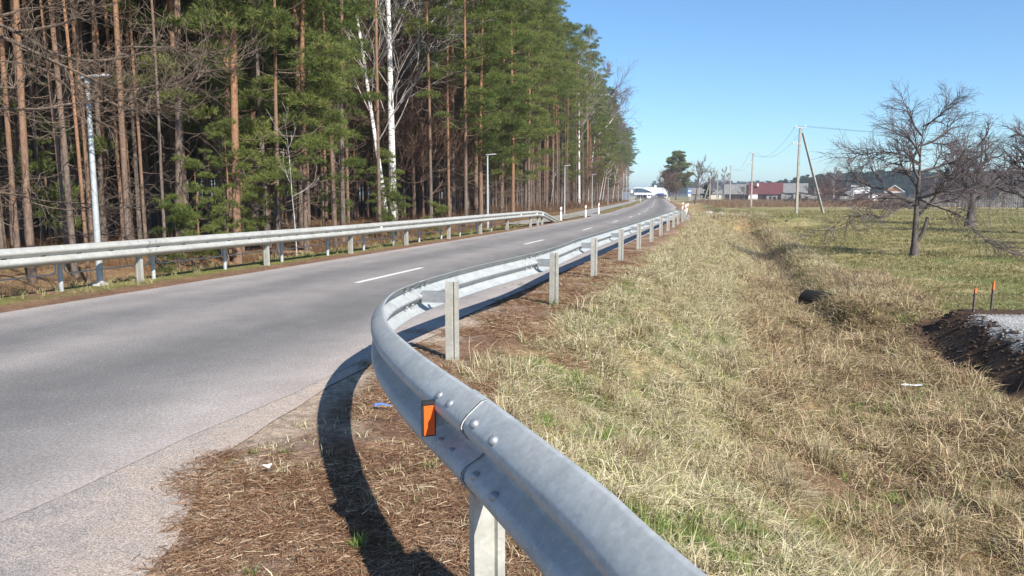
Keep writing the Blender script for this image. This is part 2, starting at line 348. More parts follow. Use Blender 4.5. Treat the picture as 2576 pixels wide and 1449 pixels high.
def hgt(x,y):
    x=np.asarray(x,float);y=np.asarray(y,float);sh=x.shape;x=x.ravel();y=y.ravel()
    u,t=polydist(x,y,ROADC[::2]); s,_=polydist(x,y,RPROF)
    near=1-sm(y,14.,18.)
    fz=-1.0+.45*sm(y,32,90)-.45*near
    depth=1-.72*sm(y,110,200)
    zs=-1.52*depth*(.55*np.clip((s-.5)/3.9,0,1)+.45*sm(s,.5,4.4))
    w=.75+2.6*near+2.5*sm(y,95,150)
    bank=sm(s,5.0,5.0+w)
    zr=zs*(1-bank)+np.minimum(fz,-.1)*bank
    fill=np.exp(-((y-63.2+.05*s)/3.6)**4)*(1-sm(s,8.5,13))*(s>-2)
    zr=zr*(1-fill)+np.maximum(zr,-.09)*fill
    fill2=np.exp(-((y-187-.1*s)/6)**4)*(1-sm(s,10,60))
    zr=zr*(1-fill2)+np.maximum(zr,-.04)*fill2
    b=fbm(x,y,.9,3,3)-.5; b2=fbm(x,y,3.2,9,2)-.5; b3=fbm(x,y,.05,5,2)-.5
    zr=zr+(1-fill)*sm(s,.7,2.)*(.20*b+.13*b2)*np.where(s>6,.75,1.)*(1-.6*sm(y,40,120))+b3*.3*sm(s,14,40)*(1-sm(y,200,320))
    v=-u; k=sm(y,37,45)
    zl=-.75*sm(v,4.55,6.3)+.62*sm(v,7,13)
    zl=zl*(1-k)+k*(-.03-.10*sm(v,7,12))
    zl=zl+(.22*b+.10*b2)*sm(v,5.2+2.2*k,7.5+2.2*k)
    zb=-.014
    z=np.where(u>0,np.where(s<0,zb,zb+np.minimum(zr,0)),zb+zl)
    # heap with the gravel top on the field beside the ditch
    q=heap(x,y); top=-.76+.05*b
    z=np.where(u>0,np.maximum(z,top-.95*sm(q,-.55,.80)-.8*np.clip(q-.7,0,9)),z)
    return z.reshape(sh)
def h1(x,y): return float(hgt(np.array([x]),np.array([y]))[0])
C_=np.array
def lerp3(a,b,t): return a*(1-t[:,None])+b*t[:,None]
E0=np.array([(-1.05,1.6),(-1.52,3.1),(-1.74,4.05),(-1.78,4.7),(-1.72,5.4),(-1.58,6.1),(-1.32,7.25),(-.62,9.6)])
def tint(x,y):
    u,t=polydist(x,y,ROADC[::2]); s,_=polydist(x,y,RPROF); n=len(x)
    f=fbm(x,y,.55,31,4); g=fbm(x,y,.16,41,3); f2=fbm(x,y,2.2,51,3)
    needle=C_((.20,.118,.075)); sand=C_((.40,.315,.25)); straw=C_((.33,.255,.135)); grn=C_((.115,.16,.045)); dead=C_((.30,.195,.105))
    col=np.tile(needle,(n,1)).astype(float)
    ee=np.interp(y,E0[:,1],E0[:,0]); near_e=(1-sm(x-ee,.05,.75+.5*(f2-.5)))*(y<11)
    col=lerp3(col,np.tile(sand,(n,1)),np.maximum(sm(f2,.50,.72)*.5,near_e*.9))
    sl=lerp3(np.tile(straw,(n,1)),np.tile(grn,(n,1)),sm(f,.47,.62)*.75)
    dm=lerp3(np.tile(dead,(n,1)),np.tile(straw,(n,1)),sm(f,.42,.65)*.7)
    sl=lerp3(sl,dm,sm(s+1.2*(f-.5),2.9,4.6))
    col=np.where((u>0)[:,None],lerp3(col,sl,sm(s+1.1*(f-.5),.25,1.3)),col)
    fa=C_((.255,.215,.10)); fb=C_((.15,.165,.06)); fc=C_((.34,.27,.145))
    fl=lerp3(np.tile(fa,(n,1)),np.tile(fb,(n,1)),sm(g,.46,.66)); fl=lerp3(fl,np.tile(fc,(n,1)),sm(f,.5,.72)*.8)
    near=1-sm(y,9,15)
    col=np.where((u>0)[:,None],lerp3(col,lerp3(fl,dm,near),sm(s+.8*(f-.5),5.3,6.6)),col)
    reed=C_((.235,.16,.10)); rb=sm(y+18*(g-.5),126,142)*(1-sm(y+30*(g-.5),225,250))*sm(s,6,10)
    col=lerp3(col,np.tile(reed,(n,1)),rb*.85)
    ff=C_((.150,.082,.040)); fg=C_((.17,.17,.055)); vg=sm(f,.4,.6)
    lv=lerp3(np.tile(ff,(n,1)),np.tile(C_((.21,.135,.075)),(n,1)),vg)
    k=sm(y,40,50)
    gr=lerp3(np.tile(needle,(n,1)),np.tile(fg,(n,1)),sm(-u,3.4,4.0)*(1-sm(-u,4.6+1.5*k,5.4+1.5*k))*sm(f,.3,.5))
    lcol=lerp3(gr,lv,sm(-u,4.6+1.3*k,5.6+1.5*k))
    col=np.where((u<=0)[:,None],lcol,col)
    bp=sm(fbm(x,y,1.05,171,3),.52,.64)*sm(s,2.6,3.6)*(1-sm(s,9,14))*(1-sm(y,16,22))*(u>0); col=lerp3(col,np.tile(C_((.15,.088,.055)),(n,1)),bp*.9)
    q=heap(x,y)+.15*(f2-.5)
    soil=C_((.085,.054,.038)); grav=C_((.40,.39,.38)); dk=C_((.06,.055,.055))
    m=(1-sm(q,.50,.85))*(u>0)
    sc=lerp3(np.tile(soil,(n,1)),np.tile(C_((.20,.125,.08)),(n,1)),sm(f2,.42,.6)*sm(q,-.2,.2)*(1-sm(y,15,16)))
    gq=q+.9*(f2-.5)
    sc=lerp3(sc,np.tile(grav,(n,1)),(1-sm(gq,-.36,-.26))*(1-sm(y,14.7,15.1)))
    col=lerp3(col,sc,m)
    d=np.hypot(x,y); farg=C_((.20,.185,.09))
    col=lerp3(col,np.tile(farg,(n,1)),sm(d,300,420))
    return col
# ------------------------------------------------------------------ ground: one sheet out to the horizon
def make_ground():
    rr=[.35]
    while rr[-1]<3500: rr.append(rr[-1]*(1.017 if rr[-1]<60 else 1.03))
    rr=np.array(rr)
    a=np.concatenate([np.linspace(-44,44,420),np.linspace(44,316,92)[1:-1]]); a=np.radians(a)
    X=np.sin(a)[None,:]*rr[:,None]; Y=np.cos(a)[None,:]*rr[:,None]-.3
    x=X.ravel();y=Y.ravel(); z=hgt(x,y); V=np.stack([x,y,z],-1)
    k,n=len(rr),len(a)
    i=np.arange(k-1)[:,None]*n; j=np.arange(n)[None,:]; j2=(j+1)%n
    Q=np.stack([i+j,i+n+j,i+n+j2,i+j2],-1).reshape(-1,4)
    V=np.vstack([V,[[0,-.3,-.014]]]); c=len(V)-1
    T=np.stack([np.full(n,c),np.arange(n),(np.arange(n)+1)%n],-1)
    li=np.concatenate([Q.ravel(),T.ravel()]); lt=np.concatenate([np.full(len(Q),4),np.full(len(T),3)])
    col=tint(V[:,0],V[:,1]); col=np.c_[col,np.ones(len(col))]
    me=mesh_from('ground',V,li,lt,np.zeros(len(lt)),[M['ground']],True,{'tint':('FLOAT_COLOR',col)})
    struct(link('ground',me))
make_ground()
# ------------------------------------------------------------------ road, markings, path, side roads
def strip(P,u0,u1,z,nu=13,zf=None):
    T=tangents(P); N=np.stack([T[:,1],-T[:,0]],-1); us=np.linspace(u0,u1,nu)
    XY=P[:,None,:]+us[None,:,None]*N[:,None,:]
    k=len(P); V=np.concatenate([XY,np.full((k,nu,1),z)],-1).reshape(-1,3)
    i=np.arange(k-1)[:,None]*nu; j=np.arange(nu-1)[None,:]
    return V,np.stack([i+j,i+j+1,i+nu+j+1,i+nu+j],-1).reshape(-1,4),np.tile(us,k)
def slab(name,mat,P,u0,u1,z,nu=13,kind='structure',rag=0.):
    V,Q,lat=strip(P,u0,u1,z,nu)
    if rag:
        e=np.abs(np.abs(lat)-max(abs(u0),abs(u1)))<.01
        V[e,:2]+=(np.stack([fbm(V[e,0],V[e,1],1.5,5),fbm(V[e,0],V[e,1],1.5,6)],-1)-.5)*rag
    me=mesh_from(name,V,Q.ravel(),np.full(len(Q),4),np.zeros(len(Q)),[mat],True,{'lat':('FLOAT',lat)})
    return tag(link(name,me),kind=kind)
RC=catmull(ROADC[::3],1.0)
slab('road',M['asphalt'],RC,-2.95,3.2,.001,21,rag=.22)
slab('footpath',M['path'],PATHC,-1.0,1.0,.012,5,rag=.15)
# mouth where the footpath meets the road, side road under the camera, driveway over the ditch, far access road
def patch(name,mat,rows,z,n=8):
    V=[];nr=len(rows)
    for (a,b) in rows:
        for q in np.linspace(0,1,n): V.append((a[0]+(b[0]-a[0])*q,a[1]+(b[1]-a[1])*q,z))
    Q=[(r*n+c,r*n+c+1,(r+1)*n+c+1,(r+1)*n+c) for r in range(nr-1) for c in range(n-1)]
    me=mesh_from(name,np.array(V),np.array(Q).ravel(),np.full(len(Q),4),np.zeros(len(Q)),[mat],True,{'lat':('FLOAT',np.tile(np.linspace(0,1,n),nr))})
    return struct(link(name,me))
patch('footpath_mouth',M['path'],[((4.9,57.5),(6.6,58.0)),((4.6,60.5),(8.4,61.5)),((5.4,64.5),(9.2,65.6))],.008)
E=catmull([(-.62,9.6),(-1.32,7.25),(-1.58,6.1),(-1.72,5.4),(-1.78,4.7),(-1.74,4.05),(-1.52,3.1),(-1.05,1.6),(-.3,-.4),(.9,-3),(2.2,-6.2),(6,-13)],.25)
E=E+ (np.stack([fbm(E[:,0],E[:,1],2.3,61),fbm(E[:,0],E[:,1],2.3,62)],-1)-.5)*.30*sm(np.arange(len(E)),8,20)[:,None]
cx=np.interp(E[:,1],ROADC[:,1],ROADC[:,0])
patch('side_road',M['apron'],[((c,y),(x,y)) for c,(x,y) in zip(cx,E)],-.003,10)
dr=[]
for s in np.linspace(-1.2,9,12): dr.append(((9.0+3.6+s*.96,62.0-s*.05),(9.0+4.4+s*.96,65.2-s*.05)))
V=[];
patch('driveway',M['path'],dr,-.08,5)
patch('access_road',M['path'],[((38.2,184.5),(39.8,192.5)),((44,184.3),(45,191)),((52,184),(53,189.8)),((64,182),(66,187))],-.01,6)
# painted centre line: each dash a sheet of its own on the road
SC=arclen(RC); yS=RC[:,1]
def s_at(y): return float(np.interp(y,yS[20:],SC[20:]))
def at_s(s): return np.array([np.interp(s,SC,RC[:,0]),np.interp(s,SC,RC[:,1])])
mb=MB(); dashes=[(13.95,16.9),(25.0,27.5),(35.0,37.6),(45.3,47.8),(54.4,57.0)]
y=63.5
while y<290: dashes.append((y,y+2.8)); y+=9.2
dashes=[(4.0,6.9)][:0]+dashes
for a,b in dashes:
    ss=np.linspace(s_at(a),s_at(b),5); P=np.array([at_s(q) for q in ss]); V,Q,l=strip(P,-.06+.0,.065,.005,2); mb.add(V,Q)
P=RC[(yS>188)&(yS<300)]; V,Q,l=strip(P,-.05,.05,.005,2); 
o=mb.build('road_marking',M['marking']); tag(o,kind='structure')
mb=MB()
for a,b in ((168,186),(196,215)):
    P=RC[(yS>a)&(yS<b)]; V,Q,l=strip(P,2.85,3.0,.005,2); mb.add(V,Q)
P=RC[(yS>205)&(yS<262)]; V,Q,l=strip(P,-2.85,-2.72,.005,2); mb.add(V,Q)
tag(mb.build('edge_marking',M['marking']),kind='structure')
# ------------------------------------------------------------------ guardrails
PROF=[(0,0),(.016,-.003),(.058,-.038),(.076,-.058),(.083,-.075),(.080,-.095),(.066,-.112),(.022,-.136),(.010,-.150),(.010,-.162),(.022,-.176),(.066,-.200),(.080,-.217),(.083,-.237),(.076,-.254),(.058,-.274),(.016,-.309),(0,-.312)]
def offs2(P,d):
    P=np.array(P,float);T=tangents(P);return P+d*np.stack([-T[:,1],T[:,0]],-1)
PF=np.array(PROF); PBk=offs2(PROF,-.004)
LOOP=np.vstack([PF,PBk[::-1]])
def beam(P3,side,proud=0.,slots=(),seam=0):
    mb=MB(); T=tangents(P3[:,:2]); N=np.stack([-T[:,1],T[:,0]],-1)*side
    k,n=len(P3),len(LOOP)
    V=np.empty((k,n,3)); ks=1+.21*(1-sm(P3[:,1],3.5,7.5)) if side>0 else np.ones(k)
    V[:,:,:2]=P3[:,None,:2]+(LOOP[None,:,0,None]*ks[:,None,None]+proud)*N[:,None,:]; V[:,:,2]=P3[:,None,2]+LOOP[None,:,1]*ks[:,None]
    i=np.arange(k-1)[:,None]*n; j=np.arange(n)[None,:]; j2=(j+1)%n
    mb.add(V.reshape(-1,3),np.stack([i+j,i+j2,i+n+j2,i+n+j],-1).reshape(-1,4))
    for kk in (0,k-1):
        base=V[kk]; m=n//2
        mb.add(base,[(q,q+1,n-2-q,n-1-q) for q in range(m-1)])
    L=arclen(P3)
    if seam:  # thin dark ribbon painting the shadow gap and grime line of the lap joint
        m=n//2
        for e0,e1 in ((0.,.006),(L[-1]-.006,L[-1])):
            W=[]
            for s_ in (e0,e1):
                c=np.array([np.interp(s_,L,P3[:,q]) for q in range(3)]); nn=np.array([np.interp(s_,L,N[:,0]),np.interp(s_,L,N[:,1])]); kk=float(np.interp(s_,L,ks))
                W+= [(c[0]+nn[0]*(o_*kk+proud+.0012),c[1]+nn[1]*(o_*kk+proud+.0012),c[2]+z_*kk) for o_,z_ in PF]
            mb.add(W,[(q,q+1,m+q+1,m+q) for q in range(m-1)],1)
    for s_ in slots:
        c=np.array([np.interp(s_,L,P3[:,q]) for q in range(3)]); t=np.array([np.interp(s_,L,T[:,0]),np.interp(s_,L,T[:,1])]); nn=np.array([np.interp(s_,L,N[:,0]),np.interp(s_,L,N[:,1])])
        V2=[]
        for dt,dz in ((-.045,-.143),(.045,-.143),(.045,-.169),(-.045,-.169)):
            q=c[:2]+t*dt+nn*(.0125+proud); V2.append((q[0],q[1],c[2]+dz))
        mb.add(V2,[(0,1,2,3)],1)
    return mb
def rib(P,th):
    P=np.array(P,float); a=offs2(P,th/2); b=offs2(P,-th/2); return np.vstack([a,b[::-1]])
PPOST=[(.055,.0),(0,.0),(0,.068),(.018,.074),(.018,.086),(0,.092),(0,.118),(.055,.118),(.055,.105)]
POUT=rib(PPOST,.006)
def post_mb(x,y,z0,z1,t,back):
    "t: unit tangent along the rail, back: unit vector away from the road"
    mb=MB(); P=[(x+t[0]*a+back[0]*b,y+t[1]*a+back[1]*b) for a,b in POUT]
    n=len(P);V=[(q[0],q[1],z0) for q in P]+[(q[0],q[1],z1) for q in P]
    mb.add(V,[(i,(i+1)%n,(i+1)%n+n,i+n) for i in range(n)]); m=n//2
    mb.add(V,[(n+q,n+q+1,n+n-2-q,n+n-1-q) for q in range(m-1)])
    return mb
DOME=[(.0005,.016),(.008,.0145),(.014,.011),(.018,.005),(.019,.0),(.019,-.006)]
def bolt_mesh():
    mb=MB(); mb.lathe(DOME,12); mb.lathe([(.014,-.004),(.014,-.034),(.0005,-.035)],6); return mb.mesh('bolt',[M['bolt']],True)
BOLT=bolt_mesh()
def guardrail(name,label,path,side,top,posts,bolt_y,mat,pmat,z_post_top,slot_step=0.,post_gap=.035,seglen=4.0,first=0.):
    root=thing(name,label,'guardrail')
    L=arclen(path); Z=np.interp(L,top[0],top[1]); P3=np.c_[path,Z]
    T=tangents(path); N=np.stack([-T[:,1],T[:,0]],-1)*side
    cuts=[0.]+[q for q in seglen if 0<q<L[-1]]+[L[-1]]
    for k in range(len(cuts)-1):
        a,b=cuts[k],min(cuts[k+1]+.17,L[-1]); ss=np.unique(np.concatenate([[a],L[(L>a)&(L<b)],[b]]))
        a0=max(0,a-.17*(k%2)) if 0 else a
        Q=np.stack([np.interp(ss,L,P3[:,q]) for q in range(3)],-1)
        sl=[] if not slot_step else list(np.arange(.45,b-a-.3,slot_step))
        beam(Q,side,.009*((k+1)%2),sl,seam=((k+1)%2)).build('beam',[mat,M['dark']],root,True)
    for s_ in posts:
        x,y=[float(np.interp(s_,L,path[:,q])) for q in (0,1)]; z=float(np.interp(s_,L,Z)); t=np.array([np.interp(s_,L,T[:,0]),np.interp(s_,L,T[:,1])]); t/=np.linalg.norm(t); nn=np.array([-t[1],t[0]])*side
        pg=post_gap(y) if callable(post_gap) else post_gap
        px,py=x-nn[0]*pg,y-nn[1]*pg
        g=h1(px,py)
        post_mb(px,py,g-.25,max(z+(z_post_top if y>5 else -.372),g+.05),t,-nn).build('post',pmat,root)
        if z>.6 and y>5:
            sp=MB(); c=(x-nn[0]*(pg*.5-.004),y-nn[1]*(pg*.5-.004),z-.156)
            sp.box(c,(.05,pg+.018,.11),0,math.atan2(t[1],t[0])); sp.build('spacer',M['bolt'],root)
    for s_ in cuts[1:-1]:
        y=float(np.interp(s_,L,path[:,1]))
        if not(bolt_y[0]<y<bolt_y[1]): continue
        kq=1.21 if (side>0 and y<4) else 1.
        for ds,(o,dz,tilt) in ((q,w) for q in (-.28,-.085,.20,.34) for w in ((.066,-.047,.80),(.064,-.204,.62))):
            q=s_+ds; x,y=[float(np.interp(q,L,path[:,w])) for w in (0,1)]; z=float(np.interp(q,L,Z)); t=np.array([np.interp(q,L,T[:,0]),np.interp(q,L,T[:,1])]); t/=np.linalg.norm(t); nn=np.array([-t[1],t[0]])*side
            b=link('bolt',BOLT,root); o2=o*kq+.006; dz=dz*kq
            b.location=(x+nn[0]*o2,y+nn[1]*o2,z+dz)
            d=Vector((nn[0]*math.cos(tilt),nn[1]*math.cos(tilt),math.sin(tilt)))
            b.rotation_euler=d.to_track_quat('Z','Y').to_euler()
    return root,L,path,Z,T,N
LR=arclen(RAIL_R); sy=lambda y:float(np.interp(y,RAIL_R[:,1],LR))
s1=sy(7.46)
posts=[sy(-1.0),sy(2.74)]+[s1+4.0*k for k in range(0,11)]+[s1+42.,s1+43.9]
endS=LR[-1]
topR=([0,sy(2.7),sy(3.3),sy(4.3),sy(5.2),sy(7.2),s1+40.2,s1+42,s1+44,endS],[.868,.868,.860,.825,.80,.768,.755,.60,.34,.02])
# near end to the terminal
segs=[sy(-1.05),sy(2.70)]+[s1-.10+4.0*k for k in range(0,11)]
railR=guardrail('guardrail','galvanised steel guardrail on bare posts, curving round the corner close to the viewer',RAIL_R,1,topR,posts,(-2,24),M['galv'],M['galv_post'],-.005,slot_step=1.42,post_gap=lambda y:-.045 if y<5 else (.22 if y<9 else .17),seglen=segs)
# amber reflector in the groove of the near rail
def reflector(root,rail,s_,size,face,depth=.03):
    _,L,P,Z,T,N=rail
    x,y=[float(np.interp(s_,L,P[:,q])) for q in (0,1)]; z=float(np.interp(s_,L,Z)); t=np.array([np.interp(s_,L,T[:,0]),np.interp(s_,L,T[:,1])]);t/=np.linalg.norm(t); n=np.array([np.interp(s_,L,N[:,0]),np.interp(s_,L,N[:,1])]);n/=np.linalg.norm(n)
    w,h=size; yaw=math.atan2(t[1],t[0]); c=np.array([x,y])+n*((.108 if face=='orange' else .072)+w*.5)
    hb=MB(); hb.box((c[0]+t[0]*.012,c[1]+t[1]*.012,z-.156),(.014,w+.012,h+.012),0,yaw)
    hb.box((c[0]+t[0]*.012,c[1]+t[1]*.012,z-.156+h*.5+.012),(.022,w+.008,.014),0,yaw)
    o=hb.build('reflector',M['black_plastic'] if face=='orange' else M['bolt'],root)
    b2=np.array([x,y])+n*.040+t*.05; br=MB(); br.box((b2[0],b2[1],z-.156),(.085,.05,.05),0,yaw); b3=np.array([x,y])+n*(.085 if face=='orange' else .068)+t*.035; br.box((b3[0],b3[1],z-.15),(.012,.06,.085),0,yaw); br.build('bracket',M['galv'],o)
    f=MB(); f.box((c[0]+t[0]*.003,c[1]+t[1]*.003,z-.156),(.006,w,h),0,yaw); f.build('amber_face' if face=='orange' else 'white_face',M[face if face=='orange' else 'white_plastic'],o)
reflector(railR[0],railR,sy(3.02),(.044,.12),'orange')
# slots on the beams are flat near-black quads, painting the darkness inside the holes
LL=arclen(RAIL_L); syl=lambda y:float(np.interp(y,RAIL_L[:,1],LL))
sl0=syl(14.06)
postsL=[sl0+3.72*k for k in range(-6,8)]+[sl0+3.72*7+1.9,sl0+3.72*7+3.4]
topL=([0,syl(39.9),syl(42.2),syl(45.5),LL[-1]],[.79,.79,.68,.34,.0])
railL=guardrail('guardrail','dusty steel guardrail along the forest side, running down to the ground at its far end',RAIL_L,-1,topL,postsL,(7,24),M['galv_old'],M['galv_post'],-.04,slot_step=.66,post_gap=.03,seglen=[sl0-.05+3.72*k for k in range(-6,8)])
for y in (22.6,36.9,39.6,41.3): reflector(railL[0],railL,syl(y),(.05,.10),'white')
# low handrail of galvanised tube behind the left guardrail
def tube_railing():
    root=thing('tube_railing','low galvanised tube railing on round posts behind the dusty guardrail, beside the forest','railing')
    P=RAIL_L; T=tangents(P); N=np.stack([-T[:,1],T[:,0]],-1)
    ss=[syl(12.74)+2.03*k for k in range(-5,13)]; pts=[]
    for s_ in ss:
        x,y=[float(np.interp(s_,LL,P[:,q])) for q in (0,1)]; n=np.array([np.interp(s_,LL,N[:,0]),np.interp(s_,LL,N[:,1])]); n/=np.linalg.norm(n); pts.append(np.array([x,y])+n*.36)
    for p in pts:
        g=h1(*p); m=MB(); m.tube([(p[0],p[1],g-.2),(p[0],p[1],.615)],.038,10); m.lathe([(.038,.615),(.03,.63),(.0005,.634)],10,(p[0],p[1],0)); o=m.build('post',M['galv'],root,True)
    for a,b in zip(pts[:-1],pts[1:]):
        d=(b-a)/np.linalg.norm(b-a); q0=a+d*.085; q1=b-d*.085
        path=[(*(a+d*.03),.56),(*q0,.555),(*q0,.36),(*(q0+d*.02),.31),(*(q0+d*.07),.28),(*(q1-d*.07),.28),(*(q1-d*.02),.31),(*q1,.36),(*q1,.555),(*(b-d*.03),.56)]
        m=MB(); m.tube(path,.0125,6); m.build('bar',M['galv'],root,True)
tube_railing()
# ------------------------------------------------------------------ street lamps
def lamp(px,py,ptop,label,z=-.05,d_over=None):
    x,y=at(px,py,z); g=h1(x,y)
    X=(px-1288)/F; Y=-(ptop-724.5)/F
    t=y/(math.cos(PITCH)+Y*math.sin(PITCH)); H=CAMH+t*(-math.sin(PITCH)+Y*math.cos(PITCH))-g
    r=thing('street_lamp',label,'street lamp',(x,y,g),0,'street lamps along the footpath')
    k=H/3.75
    b=MB(); b.prism([(.16*math.cos(a),.16*math.sin(a)) for a in np.arange(10)*math.pi/5],-.2,.035,0); b.build('base',M['concrete'],r)
    f=MB(); f.prism([(.11*math.cos(a+.78),.11*math.sin(a+.78)) for a in np.arange(4)*math.pi/2],.035,.05,0); f.build('flange',M['galv'],r)
    p=MB(); p.tube([(0,0,.05),(0,0,.5),(0,0,H*.6),(0,0,H-.10)],[.058*k**.3,.056*k**.3,.045*k**.3,.034*k**.3],14); p.build('pole',M['galv'],r,True)
    hd=thing_part(r,k)
    hd.location=(0,0,H-.06)
    hd.rotation_euler=(0,R(-4),R(-8))
    return r
def thing_part(r,k):
    m=MB(); P=[(-.07,-.075),(.02,-.095),(.22,-.105),(.40,-.085),(.44,-.05),(.44,.05),(.40,.085),(.22,.105),(.02,.095),(-.07,.075)]
    n=len(P); P=[(a*k,b*k) for a,b in P]
    V=[(a,b,-.02*k) for a,b in P]+[(a*1.02,b*1.03,.0) for a,b in P]+[(a*.9+.015,b*.75,.022*k) for a,b in P]
    m.add(V,[(i+q*n,(i+1)%n+q*n,(i+1)%n+n+q*n,i+n+q*n) for q in (0,1) for i in range(n)]); m.add(V,[list(range(n))[::-1]]); m.add(V,[list(range(2*n,3*n))])
    m.tube([(0,0,-.10),(0,0,-.02)],.05*k**.3,10)
    o=m.build('lamp_head',M['lamp'],r)
    g=MB(); g.box((.24*k,0,-.023*k),(.28*k,.12*k,.01)); g.build('lens',M['glass'],o)
    return o
lamp(253,722,186,'nearest street lamp, its tall bare steel pole standing behind the dusty guardrail at the left')
lamp(1227,580,386,'street lamp behind the dusty guardrail, against the dark trunks right of the white birch')
lamp(1420,541,415,'street lamp beside the footpath, just right of the first white delineator post')
lamp(1489,524,438,'street lamp beside the footpath, between the second and third delineator posts')
lamp(1529,514,449,'street lamp at the footpath edge, beside two pale leaning saplings')
lamp(1555,508,461,'street lamp far down the footpath where the wood thins out')
lamp(1566.5,504.5,463.5,'small far street lamp at the end of the wood, left of the white road sign')
lamp(1594.5,501.5,468,'farthest street lamp, before the glazed front of the white factory')
# ------------------------------------------------------------------ delineator posts
def delineator(x,y,H,label,band,lean=(0,0),group=None,glow=False,z=None):
    g=h1(x,y) if z is None else z
    r=thing('delineator_post',label,'delineator',(x,y,g),0,group)
    r.rotation_euler=(lean[1],lean[0],.1)
    def sl(z0,z1,w,mi=0,cut=0.):
        m=MB(); P=[(-w/2,-.03),(-w*.25,-.05),(w*.25,-.05),(w/2,-.03),(w/2,.03),(-w/2,.03)]
        V=[(a,b,z0) for a,b in P]+[(a,b,z1+cut*a/w) for a,b in P]; n=6
        m.add(V,[(i,(i+1)%n,(i+1)%n+n,i+n) for i in range(n)]); m.add(V,[list(range(n,2*n))]); m.add(V,[list(range(n))[::-1]]); return m
    sl(-.2,H,.125,0,.05).build('body',M['white_plastic'],r)
    sl(H*.63,H*.82,.131).build('band',M['black_plastic' if band=='black' else 'orange'],r)
    if band=='black':
        m=MB(); m.box((0,-.052,H*.725),(.045,.006,H*.10)); m.build('reflector',M['white_plastic'],r)
    if glow:
        m=MB(); m.box((.03,0,H+.035),(.10,.05,.06)); m.build('top_reflector',M['orange'],r)
    return r
G1='white delineator posts beside the footpath'
delineator(*at(1411,553,0),.86,'white delineator post with a black band at the end of the dusty guardrail','black',group=G1)
delineator(*at(1473,545,0),.85,'orange-topped white delineator post on the small grass island by the footpath mouth','black',group=G1,glow=True)
delineator(*at(1506,537,0),.90,'orange-topped white delineator post at the near tip of the green grass strip','black',group=G1,glow=True)
G2='striped delineator posts by the ditch culvert'
delineator(*at(1721.5,549,-.03),.92,'leaning white post with orange band, nearest of three by the culvert','orange',(.09,0),G2)
delineator(*at(1724.5,542.5,-.03),.94,'leaning white post with orange band, tilted furthest right of three by the culvert','orange',(.17,0),G2)
delineator(*at(1715.2,535,-.03),.92,'leaning white post with orange band, farthest of three by the culvert','orange',(.10,0),G2)
G3='small far delineator posts'
for (px,py,lb) in ((1610.5,506.5,'small far white post on the left road edge, in front of the factory'),(1684.5,505.3,'small far white post right of the road, near the pine'),(1680.5,503.8,'middle far white post of the row right of the road'),(1677,502.3,'farthest white post of the row right of the road')):
    delineator(*at(px,py,-.02),1.0,lb,'black',group=G3)
# ------------------------------------------------------------------ foliage arrays
def unit(v): return v/(np.linalg.norm(v,axis=-1,keepdims=True)+1e-9)
def needle_tris(C,D,k,L,W,rg):
    "k slim triangles per sprig"
    n=len(C); c=np.repeat(C,k,0); d=unit(np.repeat(D,k,0)+rg.normal(0,.55,(n*k,3)))
    l=L*rg.uniform(.7,1.25,(n*k,1)); p=unit(np.cross(d,rg.normal(0,1,(n*k,3))))
    b=c+rg.normal(0,L*.18,(n*k,3))
    V=np.stack([b-p*W*.5,b+p*W*.5,b+d*l],1).reshape(-1,3)
    a=np.repeat(np.repeat(rg.uniform(0,1,n),k)*.6+rg.uniform(0,.4,n*k),3)
    return V,np.arange(n*k*3).reshape(-1,3),a
def clump_pts(c,rad,flat,m,rg,up=.45):
    q=unit(rg.normal(0,1,(m,3)))*rg.uniform(.35,1,(m,1))**.6
    q[:,2]=np.abs(q[:,2])*1.0-.35*rg.uniform(0,1,m)
    P=c+q*np.array([rad,rad,rad*flat]); D=unit(q*np.array([1,1,.6])+np.array([0,0,up]))
    return P,D
def limb_path(z,az,l,rise,rg,n=6,droop=0.):
    t=np.linspace(0,1,n); w=rg.normal(0,.05*l,(n,2))*t[:,None]
    r=l*t; x=r*math.cos(az)+w[:,0]; y=r*math.sin(az)+w[:,1]
    zz=z+l*(rise*t-droop*np.sin(t*math.pi)*.5+.18*t**3)+rg.normal(0,.02*l,n)*t
    return np.stack([x,y,zz],-1)
def trunk_axis(H,lean,rg,n=12,wob=.12):
    t=np.linspace(0,1,n); w=np.cumsum(rg.normal(0,wob,(n,2)),0)*t[:,None]
    return np.stack([lean[0]*t+w[:,0]*.5,lean[1]*t+w[:,1]*.5,H*t],-1)
